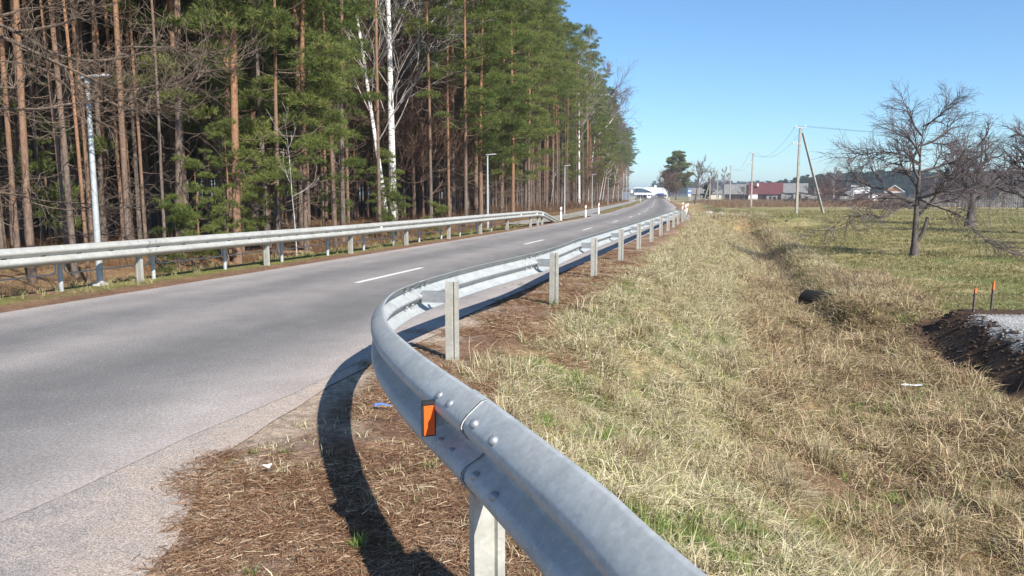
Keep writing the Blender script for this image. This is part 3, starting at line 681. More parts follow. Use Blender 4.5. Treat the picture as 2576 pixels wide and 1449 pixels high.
def pine(seed,H,z0,maxl,rad,r0=.17,dens=1.,side=0.,whorl=.75,sprigs=60,NL=.20,NW=.030,dead=10,lean=(0,0),k=5,flat=.55):
    rg=np.random.default_rng(seed); ax=trunk_axis(H,lean,rg)
    def axp(z): return np.array([np.interp(z,ax[:,2],ax[:,0]),np.interp(z,ax[:,2],ax[:,1]),z])
    tr=MB(); rr=r0*(1-.82*(ax[:,2]/H)**1.15); rr[0]*=1.25; tr.tube(ax,rr,10)
    cr=MB(); C=[];D=[]; z=z0
    while z<H-.3:
        q=(z-z0)/(H-z0); prof=(max(0,math.sin(math.pi*min(.93,.22+.70*q**.9)))**.7)*(1-.28*q)
        for _ in range(rg.integers(1,4) if rg.uniform()<dens else 0):
            az=rg.uniform(0,2*math.pi)
            if side and rg.uniform()<side: az=rg.normal(0,.9)
            l=max(.5,maxl*prof*rg.uniform(.55,1.15)); P=limb_path(z+rg.uniform(-.2,.2),az,l,rg.uniform(-.02,.35)+.35*q,rg,6,.25*(1-q))
            P=P+np.array([axp(z)[0],axp(z)[1],0]); cr.tube(P,np.linspace(max(.02,.045*(1-q)*l/2.5),.008,6),4,0,False)
            m=max(2,int(l*1.35))
            for j in range(m):
                f=rg.uniform(.45,1.03) if j else 1.; p=np.array([np.interp(f*5,range(6),P[:,w]) for w in range(3)])
                off=rg.normal(0,.22*l*.5,3)*np.array([1,1,.25]) if j else 0
                c=p+off; rd=rad*rg.uniform(.65,1.25)
                a,b=clump_pts(c,rd,flat,int(sprigs*rg.uniform(.7,1.2)*(rd/rad)**1.6),rg); C.append(a);D.append(b)
                if j and l>1.2: cr.tube(np.array([p-(P[3]-P[2])*.4,c]),[.012,.006],3,0,False)
        z+=whorl*rg.uniform(.6,1.4)
    a,b=clump_pts(axp(H)-np.array([0,0,.2]),rad*.8,1.,sprigs,rg); C.append(a);D.append(b)
    V,Fc,at_=needle_tris(np.vstack(C),np.vstack(D),k,NL,NW,rg); cr.add(V,Fc,1,at_)
    dd=MB()
    for _ in range(dead):
        z=rg.uniform(1.6,max(2.5,z0*1.15)); l=rg.uniform(.5,2.3); az=rg.uniform(0,6.28)
        P=limb_path(z,az,l,rg.uniform(-.25,.3),rg,6,.2)+np.array([axp(z)[0],axp(z)[1],0]); dd.tube(P,np.linspace(.02,.005,6),3,0,False)
        for _ in range(rg.integers(2,6)):
            f=rg.uniform(1.5,5); p=np.array([np.interp(f,range(6),P[:,w]) for w in range(3)]); e=p+unit((P[-1]-P[0])*.6+rg.normal(0,.9,3))*rg.uniform(.25,.9)
            dd.tube(np.array([p,(p+e)/2+rg.normal(0,.05,3),e]),[.009,.007,.004],3,0,False)
    if dead:
        V_=dd.v
        for V,Fc,mm,a in zip(dd.v,dd.f,dd.m,dd.a):
            cr.v.append(V); cr.f.append(Fc+cr.n); cr.m.append(0); cr.a.append(a)
        cr.n+=dd.n
    dd=None
    return tr,cr,dd
PM=[M['pine_bark'],M['needle']]
class Kind: pass
def kind(name,seed,**kw):
    k=Kind(); tr,cr,dd=pine(seed,**kw); k.arr=(tr,cr,dd)
    k.trunk=tr.mesh('trunk',[M['pine_bark']],True); k.crown=cr.mesh('crown',[M['twig'],M['needle']]); k.dead=dd.mesh('dead_branches',[M['twig']]) if dd else None
    k.H=kw['H']; k.name=name; return k
EDGE=[kind('edge',100+i,H=h,z0=z0,maxl=3.3,rad=.60,r0=r*.74,dens=.95,side=.5,NL=.15,NW=.024,sprigs=120,dead=10,whorl=.68) for i,(h,z0,r) in enumerate([(22,3.6,.17),(24,4.6,.19),(21,5.6,.16),(23,3.0,.18),(19,2.6,.14)])]
MIDK=[kind('mid',200+i,H=h,z0=z0,maxl=2.9,rad=.58,r0=r*.64,dens=.95,side=.3,NL=.15,NW=.024,sprigs=100,dead=16) for i,(h,z0,r) in enumerate([(24,9.,.15),(23,10.5,.14),(25,8.,.17)])]
BARE=[kind('bare',300+i,H=h,z0=z0,maxl=2.6,rad=.6,r0=r*.60,dens=.95,sprigs=60,dead=20) for i,(h,z0,r) in enumerate([(25,14.5,.15),(24,13,.12),(26,15,.17),(22,13,.095)])]
YOUNG=[kind('young',400+i,H=h,z0=.7,maxl=ml,rad=.36,r0=.07,dens=1.,side=.2,sprigs=60,dead=0,whorl=.45,NL=.15,NW=.022) for i,(h,ml) in enumerate([(5.5,1.5),(3.6,1.1),(8.,1.9)])]
def place_pine(K,x,y,label,group,yaw=0.,sc=1.,tilt=(0,0),name='pine_tree',z=None):
    g=h1(x,y)-.06 if z is None else z
    r=thing(name,label,'pine tree',(x,y,g),0,group); r.rotation_euler=(tilt[0],tilt[1],yaw); r.scale=(sc,sc,sc)
    link('trunk',K.trunk,r); link('crown',K.crown,r)
    if False and K.dead and math.hypot(x,y)<75: link('dead_branches',K.dead,r)
    return r
# ------------------------------------------------------------------ scatter: one object, protos and points in its own mesh
def scatter(name,protos,pts,rot,scl,var,mats,kind='stuff',smooth=False):
    Vs=[];LI=[];LT=[];MI=[];RN=[];PID=[];o=0
    for k,mb in enumerate(protos):
        V,A,li,lt,mi=mb.arrays(); Vs.append(V);LI.append(li+o);LT.append(lt);MI.append(mi);RN.append(A);PID.append(np.full(len(V),k)); o+=len(V)
    n=len(pts); V=np.vstack(Vs+[pts]); PID=np.concatenate(PID+[np.full(n,-1)])
    pad=lambda a,w=1: np.concatenate([np.zeros((o,)+np.shape(a)[1:]),a])
    me=mesh_from(name,V,np.concatenate(LI),np.concatenate(LT),np.concatenate(MI),mats,smooth,{'rnd':('FLOAT',np.concatenate(RN+[np.zeros(n)])),'pid':('INT',PID),'rot':('FLOAT_VECTOR',pad(rot)),'scl':('FLOAT',pad(scl)),'var':('INT',pad(var))})
    ob=link(name,me); tag(ob,kind=kind)
    ng=bpy.data.node_groups.new(name+'_scatter','GeometryNodeTree'); I=ng.interface
    I.new_socket('Geometry',in_out='INPUT',socket_type='NodeSocketGeometry'); I.new_socket('Geometry',in_out='OUTPUT',socket_type='NodeSocketGeometry')
    N=lambda t:ng.nodes.new(t); lk=ng.links.new
    gi=N('NodeGroupInput');go=N('NodeGroupOutput')
    def named(a,t):
        nd=N('GeometryNodeInputNamedAttribute'); nd.data_type=t; nd.inputs['Name'].default_value=a; return next(s for s in nd.outputs if s.enabled and s.name=='Attribute')
    pid=named('pid','INT')
    def sel(k):
        c=N('FunctionNodeCompare'); c.data_type='INT'; c.operation='EQUAL'
        ins=[s for s in c.inputs if s.type=='INT']; lk(pid,ins[0]); ins[1].default_value=k
        sp=N('GeometryNodeSeparateGeometry'); sp.domain='POINT'; lk(gi.outputs[0],sp.inputs['Geometry']); lk(c.outputs[0],sp.inputs['Selection']); return sp.outputs['Selection']
    jn=N('GeometryNodeJoinGeometry')
    for k in range(len(protos)):
        g2=N('GeometryNodeGeometryToInstance'); lk(sel(k),g2.inputs[0]); lk(g2.outputs[0],jn.inputs[0])
    mp=N('GeometryNodeMeshToPoints'); lk(sel(-1),mp.inputs['Mesh'])
    ip=N('GeometryNodeInstanceOnPoints'); lk(mp.outputs[0],ip.inputs['Points']); lk(jn.outputs[0],ip.inputs['Instance']); ip.inputs['Pick Instance'].default_value=True
    lk(named('var','INT'),ip.inputs['Instance Index']); lk(named('rot','FLOAT_VECTOR'),ip.inputs['Rotation']); lk(named('scl','FLOAT'),ip.inputs['Scale'])
    lk(ip.outputs[0],go.inputs[0])
    md=ob.modifiers.new('scatter','NODES'); md.node_group=ng
    return ob
# ------------------------------------------------------------------ forest left of the road
def road_frame(t,v):
    p=at_s(t); i=min(max(np.searchsorted(SC,t),1),len(RC)-2); T=RC[i+1]-RC[i-1]; T/=np.linalg.norm(T)
    return p+np.array([-T[1],T[0]])*v
placed=[]
def ok(x,y,d):
    return all((x-a)**2+(y-b)**2>d*d for a,b in placed)
def pix_pine(px,d,K,label,lean_px=0,sc=1.,yaw=None,group=None):
    x=xat(px,d); y=d; placed.append((x,y))
    tx=0.
    if lean_px: tx=math.atan(lean_px/F*d/8.)   # sideways lean over the lowest 8 m
    return place_pine(K,x,y,label,group or 'pines at the front of the wood',random.uniform(0,6.28) if yaw is None else yaw,sc,(0,tx))
pix_pine(78,18.5,BARE[1],'thick leaning grey-barked pine left of the nearest street lamp',14,1.15)
pix_pine(44,21,BARE[1],'slim bright orange pine at the left edge of the wood',0,1.0)
pix_pine(452,25,MIDK[2],'thick orange-barked pine with a bent trunk, right of the nearest street lamp',-26,1.12)
pix_pine(560,29,EDGE[1],'green-crowned pine with a tilted grey trunk standing behind the dusty guardrail',-8,1.0,0.2)
pix_pine(640,33,EDGE[4],'small green pine filling the middle of the wood edge',4,1.0,-.2)
pix_pine(842,36,MIDK[0],'tall orange-barked pine left of the white birch',-6,1.1)
pix_pine(955,38,BARE[0],'reddish bare-trunked pine directly left of the white birch',0,1.0)
pix_pine(1085,44,MIDK[1],'orange pine with a bare upper trunk just right of the white birch',2,1.05)
pix_pine(1172,43,EDGE[2],'pine with low green boughs left of the second street lamp',0,.9,0.)
pix_pine(1210,50,EDGE[0],'bushy green pine right above the second street lamp',0,1.05,-.4)
pix_pine(760,31,EDGE[3],'pine with layered green boughs between the lamp and the birch',0,.95,.3)
pix_pine(700,27,EDGE[4],'short green pine in front of the orange trunks',5,.8,.1)
pix_pine(232,24,BARE[3],'slim brown pine directly behind the nearest street lamp',0,1.2)
pix_pine(325,23,BARE[0],'slim grey pine between the nearest lamp and the bent pine',2,1.)
pix_pine(1330,66,EDGE[1],'broad green pine behind the far end of the dusty guardrail',0,1.0,-.3)
pix_pine(1290,58,EDGE[3],'green pine with orange upper trunk near the guardrail end',0,1.0,-.2)
cand=[]
rg=np.random.default_rng(11)
BX,BY=xat(990,46),46.
for _ in range(26000):
    t=rg.uniform(35,400); v=rg.uniform(8.2,70)**1.0
    if rg.uniform()>1/(1+max(0,(v-26))/30): continue
    if t>=SC[-1]-1: continue
    x,y=road_frame(t,v)
    if y<13 or x<-.80*y-4: continue
    dd=math.hypot(x,y)
    edge=8.6 if y<42 else 10.2
    if v<edge: continue
    if abs(1288+F*x/y-990)<62 and y<BY+1.5: continue      # opening round the white birch
    if abs(1288+F*x/y-1000)<120 and y<BY+8: continue
    cand.append((x,y,v,dd))
cand.sort(key=lambda q:rg.uniform())
trees=[]
for x,y,v,dd in cand:
    m=1.5 if dd<60 else 2.2
    if 1288+F*x/y<430: m=.95
    if v>35: m*=1.25
    if ok(x,y,m): placed.append((x,y)); trees.append((x,y,v,dd))
# what the camera can see first: nearest in front, edge rows further on
trees.sort(key=lambda q:q[3]+.9*max(0,q[2]-12))
NIND=274
LBL={'edge':'green-boughed pine standing at the road edge of the wood','mid':'pine with a half-bare orange trunk in the wood','bare':'slender bare-trunked pine standing deep in the wood'}
rest=[]
for i,(x,y,v,dd) in enumerate(trees):
    b=fbm(np.array([x]),np.array([y]),.09,77,2)[0]
    pxl=1288+F*x/y
    left=pxl<430
    if left: Ks=BARE if rg.uniform()<.86 else MIDK
    elif 900<pxl<1110 and dd<60: Ks=BARE if rg.uniform()<.85 else MIDK
    elif v<15: Ks=EDGE if rg.uniform()<.78 else (MIDK if rg.uniform()<.6 else BARE)
    elif v<24: Ks=EDGE if rg.uniform()<.3 else (MIDK if rg.uniform()<.6 else BARE)
    else: Ks=BARE if rg.uniform()<.8 else MIDK
    K=Ks[rg.integers(len(Ks))]
    T=RC[min(len(RC)-2,np.searchsorted(RC[:,1],y))+1]-RC[min(len(RC)-2,np.searchsorted(RC[:,1],y))]; yaw=math.atan2(T[1],T[0])-math.pi/2+rg.normal(0,.8)
    sc=rg.uniform(.88,1.14)*(rg.uniform(.62,.95) if left else 1)
    if Ks is not BARE and y<BY+3 and -215<pxl-990<150: K=BARE[rg.integers(4)]
    if i<NIND: place_pine(K,x,y,LBL[K.name],{'edge':'green pines along the wood edge','mid':'half-bare pines of the wood','bare':'bare-trunked pines of the wood'}[K.name],yaw,sc,(rg.normal(0,.012),rg.normal(0,.014)))
    else: rest.append((x,y,yaw,sc,K.name))
print('trees',len(trees),'rest',len(rest))
# the rest of the wood behind: one mass
def cat(parts,mapi):
    mb=MB()
    for p,mm in zip(parts,mapi):
        if p is None: continue
        base=mb.n
        for V,Fc,m,a in zip(p.v,p.f,p.m,p.a): pass
        V,A,li,lt,mi=p.arrays()
        mb.v.append(V);mb.a.append(A)
        ls=np.concatenate([[0],np.cumsum(lt)[:-1]])
        for q in np.unique(lt):
            for m in np.unique(mi):
                s_=(lt==q)&(mi==m)
                if s_.any(): mb.f.append(li[(ls[s_][:,None]+np.arange(q)[None,:])]+base); mb.m.append(mm[m])
        mb.n+=len(V)
    return mb
wp=[]
for K in (EDGE[0],EDGE[1],MIDK[0],MIDK[1],BARE[0],BARE[1],BARE[3]):
    tr,cr,dd=K.arr; wp.append(cat([tr,cr,dd],[{0:0},{0:1,1:2},{0:1}]))
vi={'edge':[0,1],'mid':[2,3],'bare':[4,5,6]}
if rest:
    P=np.array([(x,y,0) for x,y,_,_,_ in rest],float); P[:,2]=hgt(P[:,0],P[:,1])-.06
    rot=np.array([(0,0,q[2]) for q in rest]); scl=np.array([q[3] for q in rest]); var=np.array([random.choice(vi[q[4]]) for q in rest])
    o=scatter('pine_wood',wp,P,rot,scl,var,[M['pine_bark'],M['twig'],M['needle']])
# young pines and spruces under the edge
GY='young evergreens under the wood edge'
for px,d,K,sc,lb in ((452,17.6,1,.55,'small dense spruce bush behind the guardrail posts at the left'),(215,25,1,1.1,'bushy dark green young evergreen behind the nearest street lamp'),(572,24.5,2,.55,'spindly young pine in front of the tilted grey trunk'),(985,41,0,.75,'young pine hiding the foot of the white birch'),(610,27,0,.8,'green young pine at the middle of the wood edge'),(868,37,0,.8,'young pine left of the birch, pale green'),(1105,34,1,.55,'tiny pine beside the second street lamp'),(505,23,0,.6,'sparse young pine right of the bent pine'),(30,26,2,.8,'dark young evergreen at the left border'),(1000,36,1,.7,'low young pine behind the guardrail reflector')):
    x=xat(px,d); r=place_pine(YOUNG[K],x,d,lb,GY,random.uniform(0,6),sc,name='young_pine')
# ------------------------------------------------------------------ bare broadleaf trees
SK=.42
def branchy(mb,p,d,l,r,lev,maxlev,rg,up=.15,spread=.8,nch=(3,5),ratio=.62,wob=.16,sides=(7,5,4,3,3),mi=(0,0,1,1,1),seg=5,rmin=.006,droop=0.,first=.25):
    P=[np.array(p,float)];dd=unit(np.array(d,float)); dirs=[dd]
    for i in range(seg):
        dd=unit(dd+rg.normal(0,wob,3)+np.array([0,0,up-droop*lev*(i/seg)])); P.append(P[-1]+dd*l/seg); dirs.append(dd)
    P=np.array(P); rr=np.maximum(np.linspace(r,r*.5 if lev<maxlev else rmin*.8,seg+1),rmin*.8)
    mb.tube(P,rr,sides[lev],mi[lev],False)
    if lev>=maxlev: return
    n=rg.integers(nch[0],nch[1]+1)
    for j in range(n):
        f=first+(1-first)*(j+rg.uniform(.2,.8))/n if j<n-1 else 1.; f=min(f,1.)*seg
        q=np.array([np.interp(f,range(seg+1),P[:,w]) for w in range(3)]); dr=dirs[min(seg,int(f))]
        pr=unit(np.cross(dr,rg.normal(0,1,3))); sp=spread*rg.uniform(.6,1.2) if j<n-1 else spread*.35
        branchy(mb,q,unit(dr*math.cos(sp)+pr*math.sin(sp)),l*ratio*rg.uniform(.75,1.2),max(rmin,np.interp(f,range(seg+1),rr)*.68),lev+1,maxlev,rg,up,spread,nch,ratio,wob,sides,mi,seg,rmin,droop,first)
def bare_tree(name,label,cat,x,y,H,mats,seed,stem=.3,r0=.15,lev=4,nl=5,spread=.75,up=.08,ratio=.66,nch=(3,5),droop=0.,lean=(0,0),rmin=.008,group=None,limb=.5,z=None,limb_up=(.35,1.),wob=.16):
    rg=np.random.default_rng(seed); g=h1(x,y)-.05 if z is None else z
    root=thing(name,label,cat,(x,y,g),0,group)
    ax=trunk_axis(H*.92,lean,rg,9,.05); tr=MB(); rr=r0*np.maximum(1-1.06*(ax[:,2]/H)**.85,.035); rr[0]*=1.3; tr.tube(ax,rr,9); tr.build('trunk',mats[0],root,True)
    cr=MB()
    for i in range(nl):
        f=stem+(1-stem)*.97*(i+rg.uniform(.1,.7))/nl; z_=f*H*.92; p=np.array([np.interp(z_,ax[:,2],ax[:,0]),np.interp(z_,ax[:,2],ax[:,1]),z_])
        az=i*2.4+rg.uniform(-.5,.5); e=rg.uniform(*limb_up)
        branchy(cr,p,(math.cos(az),math.sin(az),e),H*limb*(1-.55*(f-stem)/(1-stem))*rg.uniform(.8,1.15),r0*(.55-.3*f),1,lev,rg,up,spread,nch,ratio,wob,rmin=rmin,droop=droop)
    cr.build('branches',list(mats[:2]) if len(mats)>1 else mats,root)
    return root
# the tall two-stemmed birch: hand-laid leaders, fine hanging twigs
def silver_birch(px,d,H,label,seed,second=True,r0=.20,z=None,lo=.27):
    x,y=xat(px,d),d; g=h1(x,y)-.05; rg=np.random.default_rng(seed)
    root=thing('silver_birch',label,'birch tree',(x,y,g))
    stems=[trunk_axis(H,(-.15,.2),rg,14,.045)]
    if second: stems.append(trunk_axis(H*.9,(-2.6,.4),rg,14,.05)*np.array([1,1,1])+np.array([-.36,.1,0]))
    tr=MB(); cr=MB()
    for q,ax in enumerate(stems):
        rr=(r0 if q==0 else r0*.62)*(1-.85*ax[:,2]/ax[-1,2]); rr[0]*=1.25; tr.tube(ax,rr,10)
        n=24 if q==0 else 13
        for i in range(n):
            f=lo+.7*(i+rg.uniform(0,.8))/n; z_=f*ax[-1,2]; p=np.array([np.interp(z_,ax[:,2],ax[:,w]) for w in range(3)]); az=i*2.4+rg.uniform(-.5,.5)
            branchy(cr,p,(math.cos(az)*.62,math.sin(az)*.62,1.0),H*.30*(1.1-.6*f)*rg.uniform(.8,1.2),.036*(1.15-f),1,3,rg,.03,.55,(5,8),.5,.10,sides=(6,5,4,3,3),mi=(0,0,1,1,1),rmin=.0075,droop=.07,seg=6)
    tr.build('trunk',M['birch'],root,True); cr.build('branches',[M['birch_twig'],M['birch_twig']],root); return root
silver_birch(990,46,23,'tall white two-stemmed birch standing out bright before the dark pines',5,True,.24,lo=.22)
silver_birch(1457,118,22,'white-trunked birch at the road edge of the wood, right of the third lamp',8,False,.20,lo=.40)
def sapling(px,d,H,label,mats,seed,lean=0.,group='thin saplings along the wood edge',r0=.035,name='sapling',cat='sapling',lev=3,nl=6):
    return bare_tree(name,label,cat,xat(px,d),d,H,mats,seed,.45,r0,lev,nl,.45,.10,.5,(2,3),0.,(lean,0),.004,group,.15 if d<100 else .22)
BB=[M['birch'],M['birch_twig']]; TB=[M['twig'],M['twig_brown']]
for i,(px,d,H,ln,lb) in enumerate(((748,23,5.2,-.2,'crooked thin white birch sapling just right of the nearest street lamp'),(1382,62,4.5,.5,'short leaning white sapling before the brown undergrowth at the guardrail end'),(1506,135,11,1.8,'pale sapling leaning right, by the fourth lamp'),(1514,139,10,1.2,'second pale leaning sapling beside the fifth lamp'),(1540,170,9,1.,'far pale leaning sapling near the sixth lamp'))):
    sapling(px,d,H,lb,BB if d>50 else [M['birch_twig']]*2,500+i,ln,r0=.07 if d>100 else .022,name='birch_sapling')
# brown bare trees and twig thickets in the opening round the birch and at the left
for i,(px,d,H) in enumerate(((1040,52,15),(1085,56,13),(925,54,15),(1010,58,16),(1120,60,12),(1065,50,10),(960,50,12),(1150,62,13),(1000,70,15),(900,60,14))):
    bare_tree('leafless_tree',('brown leafless tree behind the white birch'),'leafless tree',xat(px,d),d,H,[M['twig_brown'],M['twig_brown']],600+i,.12,.09,4,10,.6,.05,.6,(4,6),0,(0,0),.009,'brown leafless trees round the birch',.33)
for i,(px,d,H,lb) in enumerate(((1478,120,9,'brown leafless tree at the road edge beyond the white-trunked birch'),(1528,172,10,'brown leafless tree near the far lamps'),(1500,150,8,'low brown leafless tree between the fourth and fifth lamps'))):
    bare_tree('leafless_tree',lb,'leafless tree',xat(px,d),d,H,[M['twig_brown'],M['twig_brown']],640+i,.1,.09,4,9,.6,.05,.62,(4,6),0,(0,0),.014,'brown leafless trees at the far wood edge',.36)
bare_tree('leafless_tree','very tall pale leafless birch rising above the pine tops at the far wood edge','leafless tree',xat(1478,150),150,27,[M['birch'],M['grey_twig']],661,.5,.22,4,12,.5,.06,.6,(4,6),.03,(2.5,0),.02,None,.26)
bare_tree('leafless_tree','pale leafless birch leaning over the sky beside the pine tops','leafless tree',xat(1492,185),185,26,[M['birch'],M['grey_twig']],662,.5,.22,4,12,.5,.06,.6,(4,6),.03,(3.5,0),.024,None,.26)
# the pine outside the frame whose dead boughs reach in at the upper left
def boughs():
    rg=np.random.default_rng(71); x,y=-11.6,13.4; g=h1(x,y)
    root=thing('dead_boughed_pine','pine at the left border whose long dead boughs reach over the nearest street lamp','pine tree',(x,y,g))
    tr=MB(); ax=trunk_axis(20,(.2,0),rg,10,.06); tr.tube(ax,.2*(1-.8*ax[:,2]/20),10); tr.build('trunk',M['pine_bark'],root,True)
    def w(px,py,d):
        X=(px-1288)/F;Y=-(py-724.5)/F; t=d/(math.cos(PITCH)+Y*math.sin(PITCH)); return np.array([X*t-x,d-y,CAMH+t*(-math.sin(PITCH)+Y*math.cos(PITCH))-g])
    B=[([(-200,30),(0,92),(60,118),(130,152),(200,184),(290,222),(345,224),(430,205),(500,180)],13.3,.042),
       ([(-200,20),(-40,50),(60,90),(130,133),(210,152),(290,148),(380,130),(470,124),(560,135)],14.2,.045),
       ([(-200,290),(0,275),(100,274),(170,262),(260,255),(330,248),(400,225),(430,212)],13.0,.036),
       ([(195,205),(250,240),(300,268),(340,276),(380,279),(430,262),(470,225),(515,178)],13.6,.030),
       ([(-200,100),(0,220),(45,205),(80,186)],12.6,.040),
       ([(-200,50),(0,40),(50,24),(110,18),(160,5)],13.2,.04),
       ([(40,80),(100,72),(170,55),(220,28),(260,0),(290,-40)],13.8,.032),
       ([(-200,480),(0,485),(110,505),(210,512),(330,525)],15.2,.032),
       ([(120,600),(200,590),(270,590),(330,602)],16.0,.016),
       ([(-100,150),(60,160),(150,200),(230,290),(280,320)],13.,.02),([(300,120),(360,118),(450,122),(520,150),(600,160)],14.,.016)]
    cr=MB()
    for k,(P,d,r) in enumerate(B):
        q=np.array([w(a,b,d+.25*math.sin(i*1.3+k)) for i,(a,b) in enumerate(P)]); q=catmull(q,.12); L=arclen(q)
        cr.tube(q,np.linspace(r,.008,len(q)),6,0,False)
        n=int(L[-1]*11)
        for j in range(n):
            f=L[-1]*rg.uniform(.25,1.); i=min(len(q)-2,np.searchsorted(L,f)); t=unit(q[i+1]-q[i]); pr=unit(np.cross(t,rg.normal(0,1,3)))
            branchy(cr,q[i],unit(t*.7+pr*.8+np.array([.1,0,.05])),rg.uniform(.25,.95)*(1.1 if f>L[-1]*.5 else .7),.0075,2,3 if rg.uniform()<.75 else 2,rg,.06,.7,(3,5),.55,.22,rmin=.0042,mi=(0,0,0,0,0),first=.2)
    o=cr.build('dead_boughs',M['twig'],root); return root
boughs()
# fallen logs and brush behind the guardrail
def log(px,py,z,L,yaw,r,label):
    x,y=at(px,py,z); g=h1(x,y); m=MB(); d=np.array([math.cos(yaw),math.sin(yaw),.03]); P=np.array([np.array([0,0,r])+d*q for q in np.linspace(-L/2,L/2,6)]); P[:,2]+=np.random.default_rng(int(px)).normal(0,.03,6)
    m.tube(P,np.linspace(r,r*.7,6),8); o=m.build('fallen_log',M['cut_wood'],None,True,(x,y,g)); tag(o,label,'log',group='cut logs behind the guardrail')
log(715,640,-.55,2.6,-.5,.09,'brown cut log lying behind the guardrail, thicker one'); log(745,628,-.5,2.2,-.8,.07,'thin brown cut log lying behind the guardrail, slanting'); log(690,655,-.6,1.6,.4,.06,'short cut stick beside the brown logs behind the guardrail')
# ------------------------------------------------------------------ grass and litter
def tuft(n,rad,L0,L1,W,rg,lean=(.2,.9),lay=0.,droop=.5,bias=None):
    mb=MB(); az=rg.uniform(0,6.283,n)
    if bias is not None: az=bias+rg.normal(0,.5,n)
    rr=rad*np.sqrt(rg.uniform(0,1,n)); a2=rg.uniform(0,6.283,n)
    b=np.stack([rr*np.cos(a2),rr*np.sin(a2),np.full(n,-.01)],-1)
    L=rg.uniform(L0,L1,n); e=math.pi/2-rg.uniform(lean[0],lean[1],n)
    h=np.stack([np.cos(az),np.sin(az)],-1)
    d1=np.c_[h*np.cos(e)[:,None],np.sin(e)]; e2=e-droop*rg.uniform(.5,1.3,n)-lay; d2=np.c_[h*np.cos(e2)[:,None],np.sin(e2)]
    pw=np.c_[-h[:,1],h[:,0],np.zeros(n)]; tw=rg.normal(0,.5,n); pw=unit(pw+np.c_[np.zeros((n,2)),tw])
    w=W*rg.uniform(.6,1.2,n)[:,None]
    m=b+d1*(L*.5)[:,None]; m[:,2]=np.maximum(m[:,2],.008); t=m+d2*(L*.5)[:,None]; t[:,2]=np.maximum(t[:,2],.006)
    V=np.stack([b-pw*w*.5,b+pw*w*.5,m-pw*w*.42,m+pw*w*.42,t],1).reshape(-1,3)
    o=np.arange(n)[:,None]*5
    Fc=np.concatenate([o+np.array([[0,1,3]]),o+np.array([[0,3,2]]),o+np.array([[2,3,4]])]); a=np.repeat(rg.uniform(0,1,n),5)
    return mb.add(V,Fc,0,a)
rg=np.random.default_rng(21)
def sample(n,x0,x1,y0,y1,r2): return np.stack([r2.uniform(x0,x1,n),r2.uniform(y0,y1,n)],-1)
def infov(P,m=1.12): return (np.abs(P[:,0])<.667*m*(P[:,1]+.25)+.35)&(P[:,1]>.5)
def dists(P):
    u,_=polydist(P[:,0],P[:,1],ROADC[::2]); s,_=polydist(P[:,0],P[:,1],RPROF); return u,s
def mound_q(P): return heap(P[:,0],P[:,1])
def put(name,protos,P,sc,mats,tilt=.12,yaw=None,var=None):
    n=len(P); z=hgt(P[:,0],P[:,1]); V=np.c_[P,z]
    rot=np.c_[rg.normal(0,tilt,n),rg.normal(0,tilt,n),rg.uniform(0,6.283,n) if yaw is None else yaw]
    v=rg.integers(0,len(protos),n) if var is None else var
    print(name,n); return scatter(name,protos,V,rot,np.broadcast_to(sc,(n,)).copy(),v,mats)
# long dry grass on the embankment and in the ditch
tl=[tuft(30,.10,.06,.17,.0056,rg,(.2,1.35),.2,.8) for _ in range(5)]+[tuft(26,.16,.09,.24,.0050,rg,(1.0,1.5),.1,.5) for _ in range(4)]+[tuft(24,.10,.12,.30,.0056,rg,(.3,1.25),.15,.7) for _ in range(2)]
P=sample(330000,-2,14,1.,26,rg); P=P[infov(P)]; u,s=dists(P); d=np.hypot(P[:,0],P[:,1]); f=fbm(P[:,0],P[:,1],.9,3,3); f2=fbm(P[:,0],P[:,1],2.2,51,3)
keep=(s>.55)&(mound_q(P)>.50)&(s<7.5+9*(P[:,1]<13))&(rg.uniform(0,1,len(P))<np.clip((5.2/d)**1.1,.08,1)*sm(s+.9*(f2-.5),.5,1.5)*np.where(s<3.4,1,.85)*(.30+.95*sm(f2,.34,.56)))
P=P[keep];u=u[keep];s=s[keep];d=d[keep]; nf=fbm(P[:,0],P[:,1],.55,31,4)
dirt=s>3.1+1.3*(nf-.5)
g=np.arctan2(-(hgt(P[:,0],P[:,1]+.25)-hgt(P[:,0],P[:,1]-.25)),-(hgt(P[:,0]+.25,P[:,1])-hgt(P[:,0]-.25,P[:,1])))
A=~dirt
bp=sm(fbm(P[:,0],P[:,1],1.05,171,3),.50,.62); kp=(~dirt)|(rng.uniform(0,1,len(P))>bp*.78); P=P[kp];s=s[kp];d=d[kp];dirt=dirt[kp];A=A[kp];g=g[kp]
ck=fbm(P[:,0],P[:,1],2.8,151,2)
sc=rg.uniform(.6,1.05,len(P))*np.clip(.72+d/26,.75,1.5)*np.clip(.55+.5*s,.6,1.05)*(.6+.85*sm(ck,.36,.70))
put('dry_grass',tl,P[A],sc[A],[M['dry']],.18)
put('ditch_grass',tl,P[dirt],sc[dirt]*1.25,[M['ditchgrass']],.2)
